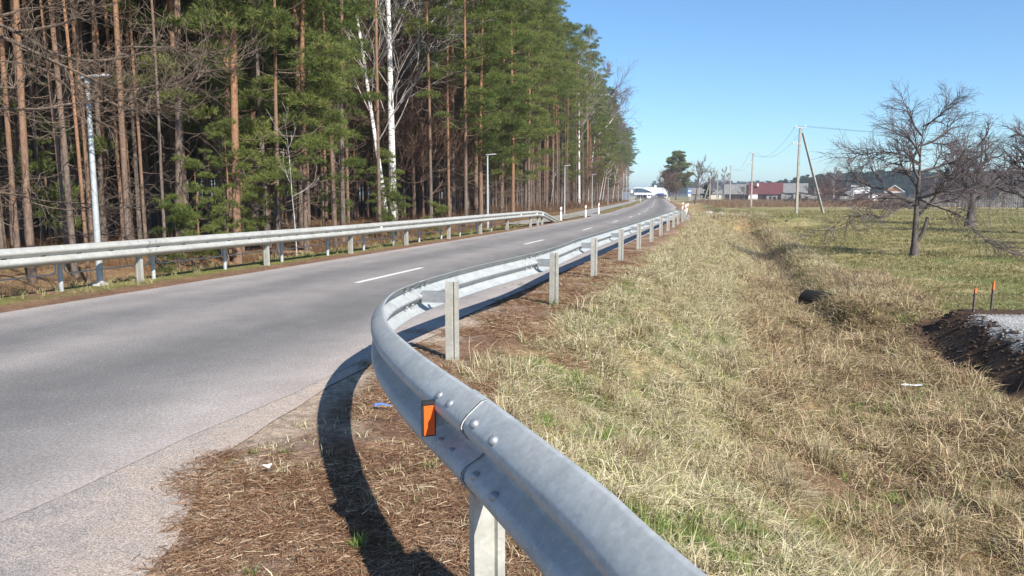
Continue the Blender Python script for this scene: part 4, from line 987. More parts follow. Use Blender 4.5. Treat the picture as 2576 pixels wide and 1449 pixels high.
# coarse upright clumps standing in the matted grass, short dead grass on the verge, dead stems on the ditch floor
tc=[tuft(150,.10,.16,.36,.0050,rg,(.05,.85),0,.5) for _ in range(3)]
P=sample(900,-1,12,1.5,24,rg); P=P[infov(P)]; u,s=dists(P); f=fbm(P[:,0],P[:,1],.55,31,4)
P=P[(s>1.3)&(s<8.5)&(mound_q(P)>.7)&(rg.uniform(0,1,len(P))<.35*np.clip(s/3.,.25,1))]; put('coarse_grass',tc,P,rg.uniform(.55,1.1,len(P)),[M['ditchgrass']],.15)
ts=[tuft(16,.07,.03,.10,.0045,rg,(.1,1.2),0,.6) for _ in range(3)]
P=sample(16000,-3,8,1.,20,rg); P=P[infov(P)]; u,s=dists(P); e=np.interp(P[:,1],E[::-1,1],E[::-1,0]); f3=fbm(P[:,0],P[:,1],1.5,197,2)
P=P[(P[:,0]>e+.15)&(s<1.6)&((u>3.3)|(P[:,1]<9))&(rg.uniform(0,1,len(P))<sm(f3,.40,.62)*.6)]; put('verge_dead_grass',ts,P,rg.uniform(.6,1.2,len(P)),[M['dry']],.1)
tz=[tuft(5,.12,.25,.7,.0045,rg,(.0,.8),0,.25) for _ in range(4)]
P=sample(1500,1,14,2,22,rg); P=P[infov(P)]; u,s=dists(P); P=P[(s>2.8)&(s<10)&(mound_q(P)>.6)&(rg.uniform(0,1,len(P))<.4)]; put('dead_stems',tz,P,rg.uniform(.5,1.05,len(P)),[M['weed'] if False else M['reed']],.15)
# green grass tufts between
tg=[tuft(26,.05,.08,.19,.0060,rg,(.05,.8),0,.5) for _ in range(4)]
P=sample(70000,-3,13,1.,24,rg); P=P[infov(P)]; u,s=dists(P); d=np.hypot(P[:,0],P[:,1]); f=fbm(P[:,0],P[:,1],.55,31,4); f3=fbm(P[:,0],P[:,1],2.6,91,2)
keep=(s>.9)&(s<7)&(mound_q(P)>.52)&(rg.uniform(0,1,len(P))<np.clip((5./d),.1,1)*(.2+.8*sm(f,.42,.56))*sm(f3,.40,.56)*1.)
Pg=P[keep]
P=sample(2600,-3.,4,1.2,14,rg); P=P[infov(P)]; u,s=dists(P); e=np.interp(P[:,1],E[::-1,1],E[::-1,0]); f3=fbm(P[:,0],P[:,1],1.3,97,2)
keep=(P[:,0]>e+.12)&(s<1.0)&(rg.uniform(0,1,len(P))<sm(f3,.50,.64)*.6); Pv=P[keep]
Pall=np.vstack([Pg,Pv]); put('green_grass',tg,Pall,rg.uniform(.55,1.1,len(Pall))*np.r_[np.full(len(Pg),1.),np.full(len(Pv),.55)],[M['green']],.1)
# pine needles and straw lying on the verge
def lit(n,rad,L,W,rg):
    mb=MB(); c=np.c_[rad*rg.normal(0,.55,(n,2)),rg.uniform(.003,.022,n)]; az=rg.uniform(0,6.283,n); l=L*rg.uniform(.5,1.3,n); dz=rg.normal(0,.10,n)
    dd=np.c_[np.cos(az),np.sin(az),dz]*(l*.5)[:,None]; p=np.c_[-np.sin(az),np.cos(az),rg.normal(0,.4,n)]*W*.5
    V=np.stack([c-dd-p,c-dd+p,c+dd+p*.6,c+dd-p*.6],1).reshape(-1,3); V[:,2]=np.maximum(V[:,2],.002); return mb.add(V,np.arange(n*4).reshape(-1,4),0,np.repeat(rg.uniform(0,1,n),4))
tlit=[lit(40,.11,.072,.0033,rg) for _ in range(6)]
P=sample(110000,-3.,9,1.,22,rg); P=P[infov(P)]; u,s=dists(P); d=np.hypot(P[:,0],P[:,1]); e=np.interp(P[:,1],E[::-1,1],E[::-1,0]); fe=fbm(P[:,0],P[:,1],1.9,33,3)
m1=(P[:,0]-e+1.1*(fe-.46)>.12)&(s<1.55+.6*(fe-.5)); m2=(u>3.25)|(P[:,1]<9)
keep=m1&m2&(rg.uniform(0,1,len(P))<np.clip((4.6/d)**1.2,.1,1)*(.07+.85*sm(fe,.40,.60))*.85)
P=P[keep]; d=np.hypot(P[:,0],P[:,1]); put('needle_litter',tlit,P,rg.uniform(.62,1.05,len(P))*np.clip(.85+d/22,.9,1.6),[M['litter']],.03)
# verge on the far side of the road
P=sample(26000,-12,12,7,62,rg); P=P[infov(P)]; u,s=dists(P); v=-u; f=fbm(P[:,0],P[:,1],.7,14,3); d=np.hypot(P[:,0],P[:,1])
keep=(v>3.45)&(v<4.9)&(rg.uniform(0,1,len(P))<np.clip(14/d,.2,1)*sm(f+.25*(v-4),.40,.6)); P=P[keep]; d=np.hypot(P[:,0],P[:,1])
put('verge_grass',tg+tl[:2],P,rg.uniform(.6,1.1,len(P))*np.clip(.75+d/45,.8,1.7),[M['green'] if False else M['fieldgrass']],.12)
# mown field: short tufts, sparser and larger with distance
tf=[tuft(26,.19,.03,.095,.008,rg,(.4,1.35),.1,.6) for _ in range(4)]
P=sample(420000,3,75,9,105,rg); P=P[infov(P,1.05)]; u,s=dists(P); d=np.hypot(P[:,0],P[:,1]); f=fbm(P[:,0],P[:,1],.7,14,3)
keep=(s>5.2)&(mound_q(P)>.5)&(rg.uniform(0,1,len(P))<np.clip((15/d)**1.6,.025,1)*(.35+.8*sm(f,.38,.56))); P=P[keep]; d=np.hypot(P[:,0],P[:,1])
put('field_grass',tf,P,rg.uniform(.7,1.2,len(P))*np.clip(.75+d/26,.8,3.6),[M['fieldgrass']],.1)
# embankment and ditch further off
P=sample(90000,1,24,20,95,rg); P=P[infov(P)]; u,s=dists(P); d=np.hypot(P[:,0],P[:,1]); f=fbm(P[:,0],P[:,1],.55,31,4)
keep=(s>.9)&(s<6.6)&(rg.uniform(0,1,len(P))<np.clip((22/d)**1.4,.05,1)*.8); P=P[keep]; s=s[keep]; d=np.hypot(P[:,0],P[:,1])
g=np.full(len(P),-.2)
put('bank_grass',[tuft(24,.16,.12,.30,.009,rg,(.4,1.3),.1,.5) for _ in range(4)],P,rg.uniform(.7,1.15,len(P))*np.clip(.55+d/40,.9,2.4),[M['dry']],.12,g+rg.normal(0,.8,len(P)))
# reeds: brown tall dead stems in the wet strip across the field and in the ditch
tr_=[tuft(30,.45,.5,1.05,.022,rg,(.02,.45),0,.25) for _ in range(3)]
P=sample(9000,14,140,120,245,rg); P=P[infov(P,1.05)]; gq=fbm(P[:,0],P[:,1],.16,41,3); u,s=dists(P)
keep=(s>7)&(P[:,1]+18*(gq-.5)>132)&(P[:,1]+26*(gq-.5)<232)&(rg.uniform(0,1,len(P))<.75); P=P[keep]
put('dead_reeds',tr_,P,rg.uniform(.7,1.3,len(P)),[M['reed']],.05)
# twiggy weeds in the ditch
tw=[tuft(16,.30,.35,.85,.006,rg,(.02,.6),0,.2) for _ in range(3)]
P=sample(5200,2,26,12,90,rg); u,s=dists(P); f=fbm(P[:,0],P[:,1],.35,44,2)
keep=(s>3.9)&(s<5.9)&(rg.uniform(0,1,len(P))<sm(f,.42,.6)*.8); P=P[keep]; d=np.hypot(P[:,0],P[:,1])
put('ditch_weeds',tw,P,rg.uniform(.5,1.1,len(P))*np.clip(.7+d/60,.8,1.5),[M['reed']],.1)
# forest floor brush: dead stalks, needles, twigs
tb=[tuft(20,.4,.25,.8,.012,rg,(.1,1.2),0,.4) for _ in range(4)]
P=sample(95000,-40,60,12,250,rg); P=P[infov(P,1.1)]; u,s=dists(P); v=-u; d=np.hypot(P[:,0],P[:,1]); f=fbm(P[:,0],P[:,1],.3,45,3)
e0=np.where(P[:,1]<44,5.2,8.2)
keep=(v>e0)&(v<26)&(rg.uniform(0,1,len(P))<np.clip(30/d,.15,1)*(.3+.7*sm(f,.40,.58))*np.exp(-np.maximum(v-9,0)/9)); P=P[keep]; d=np.hypot(P[:,0],P[:,1])
put('forest_brush',tb,P,rg.uniform(.5,1.2,len(P))*np.clip(.7+d/70,.8,1.8),[M['brush']],.15)
# low grass strip between footpath and road
P=sample(9000,2,50,56,240,rg); P=P[infov(P)]; pd,_=polydist(P[:,0],P[:,1],PATHC); u,s=dists(P)
keep=(u<-3.1)&(pd>1.15)&(P[:,1]>66); P=P[keep]; d=np.hypot(P[:,0],P[:,1])
put('strip_grass',tf,P,rg.uniform(.8,1.2,len(P))*np.clip(d/40,1.2,4),[M['fieldgrass']],.08)
# gravel on the heap, loose pebbles
pb=[]
for k in range(4):
    m=MB(); q=rg.normal(0,1,(12,3)); 
    th=np.arange(6)*math.pi/3; V=np.vstack([[[0,0,.6]],np.c_[np.cos(th),np.sin(th),np.full(6,.12)]*rg.uniform(.75,1.2,(6,1)),np.c_[np.cos(th)*.7,np.sin(th)*.7,np.full(6,-.4)]])
    m.add(V,[(0,1+i,1+(i+1)%6) for i in range(6)]); m.add(V,[(1+i,7+i,7+(i+1)%6,1+(i+1)%6) for i in range(6)]); pb.append(m)
P=sample(60000,8,17,9,15.6,rg); q=mound_q(P); f2=fbm(P[:,0],P[:,1],2.2,51,3)
keep=(q+.45*(f2-.5)<-.16)&(P[:,1]<15.1)&(rg.uniform(0,1,len(P))<np.where(q+.45*(f2-.5)<-.34,.6,.18)); P=P[keep]
put('gravel',pb,P,rg.uniform(.007,.022,len(P)),[M['gravel']],.3)
P=sample(14000,8,13,8.5,17,rg); q=mound_q(P); P=P[(q>-.5)&(q<.75)&(rg.uniform(0,1,len(P))<.35)]; put('soil_clods',pb,P,rg.uniform(.012,.05,len(P))*rg.choice([.6,1,1],len(P)),[simple('dark_soil',(.10,.066,.046),.95,0,.35,9,.6,.02)],.3)
P=sample(9000,-7,2,1.5,14,rg); P=P[infov(P)]; u,s=dists(P); e=np.interp(P[:,1],E[::-1,1],E[::-1,0])
keep=(s<.6)&((u>3.0)|(P[:,0]>e-1.0))&(rg.uniform(0,1,len(P))<np.where(P[:,0]<e,.22,.07)); P=P[keep]
put('loose_pebbles',pb,P,rg.uniform(.003,.008,len(P))*rg.choice([1,1,1,1.6],len(P)),[M['stone']],.3)
# clods and hollows seen as dark rough spots in the field
P=sample(1500,8,60,16,80,rg); u,s=dists(P); f=fbm(P[:,0],P[:,1],.12,145,2); keep=(s>6.5)&(rg.uniform(0,1,len(P))<sm(f,.45,.6)*.4); P=P[keep]
put('molehill_soil',pb,P,rg.uniform(.05,.16,len(P)),[M['soil'] if 'soil' in M else simple('soil',(.09,.06,.04),.95,0,.3,9,.6,.02)],.2)
# single tussocks, weeds and litter one can point at
def tussock(px,py,z,n,H,label,mats,gn=0,seed=0,bias=None):
    r2=np.random.default_rng(seed); x,y=at(px,py,z); g=h1(x,y)
    m=tuft(n,.10*H/.4,H*.5,H*1.15,.0042,r2,(.0,.75),0,.45); m2=tuft(n//2,.14,H*.5,H*1.2,.004,r2,(.7,1.35),.15,.5,bias=bias)
    for V,Fc,mm,a in zip(m2.v,m2.f,m2.m,m2.a): m.add(V,Fc-0,0,a)
    if gn:
        m3=tuft(gn,.10,H*.2,H*.5,.006,r2,(.1,.9),0,.5)
        for V,Fc,mm,a in zip(m3.v,m3.f,m3.m,m3.a): m.add(V,Fc,1,a)
    o=m.build('grass_tussock',mats,None,False,(x,y,g)); tag(o,label,'grass tussock',group='dry grass tussocks')
T2=[M['dry'],M['green']]
tussock(1965,1300,-1.3,420,.46,'bristling straw tussock with a green foot at the bottom of the bank',T2,60,1,-.3)
tussock(2075,1170,-1.35,300,.42,'upright straw tussock on the ditch floor, above the bristling one',T2,30,2)
tussock(1945,1215,-1.25,240,.36,'flattened straw tussock between the two upright ones',T2,30,3,-.2)
tussock(1275,1055,-.05,260,.30,'pale straw tussock behind the rail joint near the amber reflector',T2,10,4,-.3)
tussock(1640,1085,-.65,150,.24,'green-footed small tussock in the middle of the bank',T2,80,5)
tussock(1600,1250,-.75,240,.34,'straw tussock low on the bank next to the rail edge',T2,70,6)
tussock(2290,1010,-1.4,200,.36,'thin dry tussock beside the white foil scrap',T2,0,7)
tussock(2360,1330,-1.45,180,.46,'sparse tall tussock near the lower right of the ditch',T2,40,8)
tussock(1230,1330,-.02,120,.20,'green tuft at the foot of the near guardrail post',T2,60,9)
tussock(900,1385,-.02,70,.10,'small green tuft on the verge left of the near post',[M['green'],M['green']],0,10)
tussock(1395,775,-.05,70,.14,'green tuft at the foot of the second guardrail post',[M['green'],M['green']],0,11)
def weed(name,label,cat,px,py,z,paths,r,mats,seed,group=None,twigs=0,tl=.2):
    r2=np.random.default_rng(seed); x,y=at(px,py,z); g=h1(x,y); m=MB()
    for P in paths:
        q=catmull(np.array(P,float),.05) if len(P)>2 else np.array(P,float); m.tube(q,np.linspace(r,r*.45,len(q)),4,0,False)
        for _ in range(twigs):
            i=r2.integers(len(q)//4,len(q)-1); t=unit(q[i+1]-q[i]); branchy(m,q[i],unit(t*.6+unit(r2.normal(0,1,3))*.8),tl*r2.uniform(.4,1.2),r*.55,3,4,r2,.05,.7,(2,4),.55,.2,rmin=.002,mi=(0,0,0,0,0))
    o=m.build(name,mats,None,False,(x,y,g)); tag(o,label,cat,group)
weed('dry_dock_stalk','upright rusty brown seed stalk standing in the ditch grass','weed stalk',2023,918,-1.4,[[(0,0,0),(.01,0,.35),(-.01,.02,.6),(.0,0,.78)]],.007,[M['weed']],1,None,70,.07)
weed('bramble','tangled dark bramble arching over the ditch floor beside the white foil','bramble',2235,985,-1.45,[[(0,0,0),(.0,0,.35),(-.12,.05,.56),(-.35,.1,.62),(-.6,.15,.42),(-.9,.2,.1)],[(.1,0,0),(.12,.05,.4),(-.05,.1,.55),(-.2,.2,.75)],[(-1.2,.1,.02),(-.8,.15,.08),(-.4,.1,.05),(0,0,.1)],[(-.25,0,.0),(-.3,0,.4),(-.5,.1,.5)]],.006,[M['weed']],2,None,16,.25)
weed('bramble','long bare bramble cane slanting down from the seed stalk','bramble',2190,1000,-1.45,[[(-.85,.5,.75),(-.6,.3,.5),(-.3,.1,.25),(0,0,0)]],.005,[M['weed']],3,None,10,.12)
weed('dry_weed','single thin dead stalk leaning left at the lower right of the ditch','weed stalk',2295,1195,-1.45,[[(0,0,0),(-.04,0,.4),(-.12,.05,.85)]],.004,[M['weed']],4,None,9,.12)
weed('dry_weed','pale bent grass stem rising from the ditch behind the seed stalk','weed stalk',2070,880,-1.4,[[(0,0,0),(.06,.0,.3),(.16,0,.62),(.2,0,.66)]],.0035,[M['dry']],5)
weed('dry_weed','dark thorny weed cluster low in the ditch, right of the bristling tussock','weed stalk',2330,1235,-1.45,[[(0,0,0),(.1,.05,.25),(.25,.1,.35)],[(0,0,0),(-.2,.1,.2),(-.4,.1,.22)],[(.2,0,0),(.3,0,.3)]],.0035,[M['weed']],6,None,14,.15)
# rush of brown leafless stems along the ditch (bushes)
for i,(px,py,z,H,lb) in enumerate(((1915,700,-1.35,1.1,'brown leafless thicket in the ditch halfway along the bank'),(1965,735,-1.35,1.2,'brown leafless thicket in the ditch just before the dark culvert pipe'),(2135,800,-1.4,.8,'thin reddish stems at the ditch edge right of the culvert pipe'))):
    x,y=at(px,py,z); bare_tree('leafless_shrub',lb,'shrub',x,y,H*.8,[M['weed'],M['twig']],800+i,.02,.010,3,9,.5,.15,.7,(3,4),0,(0,0),.003,'leafless shrubs in the ditch',.75)
def scrap(name,label,px,py,z,pts,mat,cat='litter'):
    x,y=at(px,py,z); g=h1(x,y); m=MB(); P=np.array(pts,float); n=len(P); r2=np.random.default_rng(n)
    zz=.02+.02*r2.uniform(0,1,n); V=np.r_[np.c_[P,zz],np.c_[P,zz-.006]]
    m.add(V,[list(range(n))]); m.add(V,[list(range(n,2*n))[::-1]]); m.add(V,[(i,i+n,(i+1)%n+n,(i+1)%n) for i in range(n)])
    o=m.build(name,mat,None,False,(x,y,g+.03)); tag(o,label,cat)
scrap('foil_scrap','crumpled white foil scrap lying in the ditch grass',2292,962,-1.42,[(-.17,.02),(-.06,.07),(.03,.02),(.15,.03),(.17,-.04),(.05,-.05),(-.05,-.01),(-.13,-.03)],M['plastic_sheet'])
scrap('paper_scrap','small torn blue scrap on the needles beside the rail shadow',958,1032,0,[(-.05,.012),(.0,.02),(.03,.0),(.075,.005),(.07,-.012),(.0,-.015),(-.04,-.018)],M['blue_scrap'])
scrap('paper_scrap','small white scrap on the needles left of the rail shadow',672,1190,0,[(-.02,-.01),(.0,.012),(.025,.015),(.015,-.008)],M['white_plastic'])
scrap('pale_stick','pale dry stick lying across the ditch floor',2095,1208,-1.45,[(-.13,.01),(.0,.004),(.14,-.012),(.14,-.02),(0,-.006),(-.13,.0)],M['dry'],'stick')
# stakes, culverts
def stake(px,py,z,ptop,w,label,paint=True):
    x,y=at(px,py,z); g=h1(x,y); X=(px-1288)/F;Y=-(ptop-724.5)/F; t=y/(math.cos(PITCH)+Y*math.sin(PITCH)); H=CAMH+t*(-math.sin(PITCH)+Y*math.cos(PITCH))-g
    r=thing('marker_stake' if paint else 'rusty_stake',label,'stake',(x,y,g),0,'orange-topped stakes on the heap' if paint else None); r.rotation_euler=(0,.03,.3)
    k=H-.13*H/.7 if paint else H
    m=MB(); m.prism([(-w,-w),(w,-w),(w,w),(-w,w)],-.3,k); m.build('shaft',M['stake'] if paint else M['rust'],r)
    if paint: m=MB(); m.prism([(-w*1.08,-w*1.08),(w*1.08,-w*1.08),(w*1.08,w*1.08),(-w*1.08,w*1.08)],k,H); m.build('painted_tip',M['orange_paint'],r)
stake(2448,790,-.8,726,.017,'shorter orange-tipped stake at the front edge of the gravel heap')
stake(2493,772,-.8,708,.017,'taller orange-tipped stake behind the gravel heap')
stake(1856,560,-.9,531,.05,'single rusty iron stake in the field near the far culvert',False)
def pipe(x,y,z,r,L,yaw,label,mat):
    m=MB(); m.lathe([(r,0),(r,L),(r*.86,L),(r*.86,0.),(r,0)],20); o=m.build('culvert_pipe',[mat],None,True,(x,y,z)); o.rotation_euler=(math.pi/2,0,yaw); tag(o,label,'culvert pipe')
x,y=at(2052,752,-1.25); pipe(x-.1,y+.3,h1(x,y)+.12,.34,1.9,.35,'dark pipe end sticking out of the ditch below the bank',M['dark'])
x,y=at(1788,556,-1.2); pipe(x,y,-1.0,.42,3.2,math.pi-.2,'dark round culvert mouth under the driveway',M['concrete'])
# head stones round the culvert mouth
# ------------------------------------------------------------------ poles and wires
TOPS={}
def pole(px,py,z,ptop,label,arms,brace=None,w=.14):
    d=(CAMH-z)*F/(py-490); x=xat(px,d); y=d; g=h1(x,y); H=(py-ptop)/F*d*1.0
    r=thing('utility_pole',label,'utility pole',(x,y,g),0,'concrete utility poles across the field')
    m=MB(); a,b=w,w*.66; V=[(-a,-a,-.5),(a,-a,-.5),(a,a,-.5),(-a,a,-.5),(-b,-b,H-.15),(b,-b,H-.15),(b,b,H-.15),(-b,b,H-.15)]
    m.add(V,[(0,3,2,1),(4,5,6,7),(0,1,5,4),(1,2,6,5),(2,3,7,6),(3,0,4,7)]); m.build('shaft',M['pole_conc'],r)
    for zz,x0,x1,ins in arms:
        m=MB(); m.box(((x0+x1)/2,-.12,zz*H),(x1-x0,.09,.10)); o=m.build('crossarm',M['galv_post'],r)
        for q in ins:
            i=MB(); i.lathe([(.02,0),(.05,.05),(.075,.10),(.06,.16),(.07,.2),(.0005,.25)],8,(q,-.12,zz*H+.05)); i.build('insulator',M['white_plastic'],o,True)
    TOPS[label]=(np.array([x,y-.12,g]),H,arms)
    if brace:
        bx=brace*d/F; m=MB(); P=np.array([(bx,.3,-.4),(.30,.0,H*.93)]); m.tube(P,[.17,.13],4); m.build('brace',M['pole_conc'],r)
    return r
TA=lambda: [(.985,-.62,.62,(-.55,.55)),(.80,-.85,.15,(-.78,-.35))]
pole(2004,536,-.52,322,'braced concrete utility pole, nearest and tallest, standing in the mown grass',TA(),72)
pole(1889.5,520.5,-.6,386,'second concrete utility pole, in front of the red barn roof',TA())
pole(1836,509.7,-.5,416,'third concrete utility pole, in front of the grey barn',TA())
pole(1785,507,-.35,443,'utility pole left of the grey barn, beside the dark spruce',[(.97,-.5,.5,(-.4,.4))],-16,.15)
pole(1804,505,-.4,430,'utility pole before the leafless tree nearest the barn',[(.97,-.8,.8,(-.6,.6)),(.75,-.6,.2,())],None,.15)
pole(1768,503,-.2,457,'short far utility pole by the pale grey house roof',[(.97,-.5,.5,(-.4,.4))],None,.15)
pole(1758,502,-.15,462,'farthest short utility pole by the pale grey house roof',[(.97,-.5,.5,())],None,.15)
def wire(a,b,sag,label,r=.016):
    t=np.linspace(0,1,20)[:,None]; P=a*(1-t)+b*t; P[:,2]-=(4*sag*t*(1-t))[:,0]
    m=MB(); m.tube(P-P[0],r,4); o=m.build('overhead_wire',M['wire'],None,False,tuple(P[0])); tag(o,label,'wire',group='overhead wires')
ks=list(TOPS)
def top(k,q,i=0): p,H,a=TOPS[ks[k]]; return p+np.array([q,0,H*a[i][0]+.22])
for q,w_ in ((-.55,'left'),(.55,'other')):
    wire(top(0,q),top(1,q),2.0,'sagging %s wire from the braced pole to the second pole'%('nearer' if q>0 else 'farther'),.014)
    wire(top(1,q),top(2,q),2.3,'sagging %s wire from the second pole to the third pole'%('nearer' if q>0 else 'farther'),.016)
    wire(top(0,q),np.array([95.,118.,11.0])+np.array([q,q,0]),1.0,'%s thin wire running right from the braced pole over the fruit trees'%('nearer' if q>0 else 'farther'),.012)
# ------------------------------------------------------------------ fruit trees and other trees on the right
AP=[M['apple_bark'],M['apple_twig']]
def apple(px,py,z,H,label,seed,r0,stem,nl,lean=(0,0),limb=.55,**kw):
    d=(CAMH-z)*F/(py-490); return bare_tree('apple_tree',label,'fruit tree',xat(px,d),d,H,AP,seed,stem,r0,4,nl,.62,kw.get('up',.07),.64,kw.get('nch',(5,6)),kw.get('droop',.09),lean,.0055,'leafless fruit trees in the meadow',limb,None,kw.get('lu',(.25,1.0)),.17)
apple(2303,643,-.97,6.25,'leafless apple tree with a forked low stub, standing alone before the meadow',31,.165,.30,11,(-.1,0),.38,nch=(5,7))
apple(2441,566,-.72,6.9,'leafless apple tree with a thick pale trunk before the plank barn',32,.36,.30,11,(.2,0),.42,nch=(4,5))
apple(2640,585,-.8,6.8,'dark leafless apple tree leaning in at the right border',33,.32,.2,15,(-1.6,0),.42,nch=(4,6))
apple(2760,620,-.9,5.5,'leafless apple tree beyond the right border, casting streaky shade',34,.24,.3,7,(0,0),.45,nch=(3,5))
# stub of the lopped limb on the first apple tree
t=[o for o in S.objects if o.get('label','').startswith('leafless apple tree with a forked')][0]
m=MB(); m.tube(np.array([(.10,-.05,.75),(.30,-.08,1.15),(.42,-.1,1.75)]),[.09,.085,.06],7); m.build('lopped_stub',M['apple_bark'],t,True)
# big drooping low boughs of the first apple tree
rg2=np.random.default_rng(55); m=MB()
for P in ([(0,0,2.35),(-.8,-.2,2.1),(-1.6,-.4,1.75),(-2.3,-.5,1.75),(-3.0,-.5,1.85),(-3.6,-.4,1.4),(-4.1,-.4,.95)],[(0,0,2.5),(.7,-.2,2.2),(1.7,-.4,1.75),(2.4,-.5,1.0),(3.2,-.5,.5),(3.9,-.5,.2)],[(0,0,3.3),(1.0,-.1,3.5),(2.0,0,3.6),(2.9,0,3.1),(3.7,0,2.6)],[(0,0,3.9),(-.7,0,4.3),(-1.5,0,4.45),(-2.4,0,4.35),(-3.1,0,4.1)]):
    q=catmull(np.array(P,float),.2); m.tube(q,np.linspace(.045,.010,len(q)),5,0,False)
    for _ in range(34):
        i=rg2.integers(len(q)//4,len(q)-1); tt=unit(q[i+1]-q[i]); branchy(m,q[i],unit(tt*.8+unit(rg2.normal(0,1,3))*.8),rg2.uniform(.4,1.2),.016,2,4,rg2,.0,.6,(3,5),.6,.18,rmin=.006,mi=(0,0,1,1,1))
m.build('drooping_boughs',AP,t)
def far_d(py,z): return (CAMH-z)*F/(py-490)
bare_tree('leafless_tree','dark leafless tree with a bent trunk right of the roadside pine','leafless tree',xat(1749,180),180,10.,[M['apple_bark'],M['twig_brown']],701,.40,.22,4,9,.55,.10,.6,(4,6),0,(.8,0),.014,None,.3)
for i,(px,H,lb) in enumerate(((1757,13.5,'rounded leafless tree left of three on the horizon by the grey house'),(1787,13,'slender leafless tree in the middle of three behind the utility poles'),(1798,12,'twin leafless tree close behind the slender one'),(1822,13.5,'slender leafless tree nearest the grey barn on the horizon'))):
    bare_tree('leafless_tree',lb,'leafless tree',xat(px,330),330,H,[M['grey_twig'],M['grey_twig']],710+i,.25,.22,4,14,.45,.22,.5,(4,6),0,(0,0),.022,'leafless trees on the horizon',.24)
bare_tree('leafless_shrub','purplish leafless shrub leaning on the roadside pine','shrub',xat(1686,262),262,8.5,[M['twig_brown'],M['twig_brown']],721,.05,.10,4,16,.55,.12,.6,(4,6),0,(-1.2,0),.028,None,.5)
bare_tree('silver_birch','pale birch standing behind the sheds, before the distant wood','birch tree',xat(2097,270),270,10.5,[M['birch'],M['grey_twig']],722,.3,.22,4,12,.5,.12,.6,(4,6),0,(0,0),.024,None,.36)
bare_tree('leafless_tree','thin pinkish leafless tree behind the pole brace','leafless tree',xat(2052,270),270,8.5,[M['grey_twig'],M['twig_brown']],723,.25,.12,4,10,.5,.12,.6,(4,6),0,(0,0),.024,None,.34)
bare_tree('leafless_shrub','brown leafless shrub before the sheds, foot of the birch','shrub',xat(2093,215),215,5.5,[M['weed'],M['twig_brown']],724,.03,.09,4,14,.6,.08,.65,(4,6),0,(0,0),.02,None,.6)
bare_tree('sapling','small bare sapling at the foot of the pole brace','sapling',xat(2084,89),89,2.2,[M['twig'],M['twig']],725,.3,.03,3,6,.5,.1,.6,(2,4),0,(0,0),.008,None,.35)
bare_tree('leafless_shrub','bare shrub in front of the red-roofed barn','shrub',xat(1872,270),270,4.5,[M['grey_twig'],M['twig']],726,.1,.08,4,9,.6,.1,.65,(3,5),0,(0,0),.02,None,.5)
for i,(px,d,H,lb) in enumerate(((2395,128,5.0,'brown thicket against the plank barn, right of the lone apple tree'),(2350,130,4.4,'brown thicket left of the plank barn'),(2490,112,5.,'dark thicket in front of the plank barn window'),(2560,115,6,'dark thicket at the right end of the plank barn'),(2420,118,4.2,'bare shrub behind the thick apple trunk'))):
    bare_tree('leafless_shrub',lb,'shrub',xat(px,d),d,H,[M['apple_bark'],M['apple_twig']],730+i,.03,.08,4,14,.6,.06,.65,(4,6),0,(0,0),.014,'leafless shrubs round the plank barn',.6)
# roadside pine and the small spruce
PK=kind('solitary',461,H=17.5,z0=3.6,maxl=4.6,rad=1.0,r0=.28,dens=1.,sprigs=90,NL=.5,NW=.13,dead=0,whorl=.42,k=5)
r=thing('pine_tree','solitary dark pine standing right of the road end','pine tree',(xat(1701,290),290,h1(xat(1701,290),290)-.1)); link('trunk',PK.trunk,r); link('crown',PK.crown,r)
SP=kind('spruce',452,H=5.,z0=.2,maxl=1.5,rad=.5,r0=.10,dens=1.,sprigs=50,NL=.3,NW=.07,dead=0,whorl=.4)
r=thing('spruce_tree','small dark spruce before the pale grey house','spruce tree',(xat(1777,240),240,h1(xat(1777,240),240)-.05)); link('trunk',SP.trunk,r); link('crown',SP.crown,r); r.children[1].data=SP.crown
# distant woods: one mass each
fp=[]
for sd,(H,ml) in ((1,(17,3.2)),(2,(15,2.9)),(3,(18,3.4))):
    tr,cr,dd=pine(900+sd,H=H,z0=H*.28,maxl=ml,rad=1.2,r0=.2,dens=1.,sprigs=26,NL=.8,NW=.28,dead=0,whorl=1.5,k=4); fp.append(cat([tr,cr],[{0:0},{0:1,1:2}]))
def wood(name,xs,ys,n,sc,seed,zf=None,sf=None):
    r2=np.random.default_rng(seed); P=np.stack([r2.uniform(*xs,n),r2.uniform(*ys,n)],-1); 
    z=np.full(n,-.6) if zf is None else zf(P); V=np.c_[P,z]
    return scatter(name,fp,V,np.c_[np.zeros((n,2)),r2.uniform(0,6.28,n)],r2.uniform(.7,1.12,n)*sc*(1 if sf is None else sf(P)),r2.integers(0,3,n),[M['twig_brown'],M['twig_brown'],M['far_needle']])
def wedge(P): return .5+.5*sm(P[:,0],136,200)
wood('distant_wood',(136,330),(430,480),1000,.80,5,None,wedge)
wood('far_wood',(180,700),(900,1050),900,1.0,6)
# low wooded hill beyond the factory
def hill():
    n=60; xs=np.linspace(80,900,n); V=[];m=MB()
    h=8+9*np.sin((xs-80)/820*3.1)+3*np.sin(xs*.02)
    for i,x in enumerate(xs): V+= [(x,1650,-2),(x,1720,h[i]*.8),(x,1800,h[i]+3.*random.random())]
    m.add(V,[(3*i+j,3*i+3+j,3*i+4+j,3*i+1+j) for i in range(n-1) for j in (0,1)]); o=m.build('wooded_hill',M['far_needle']); struct(o)
hill()
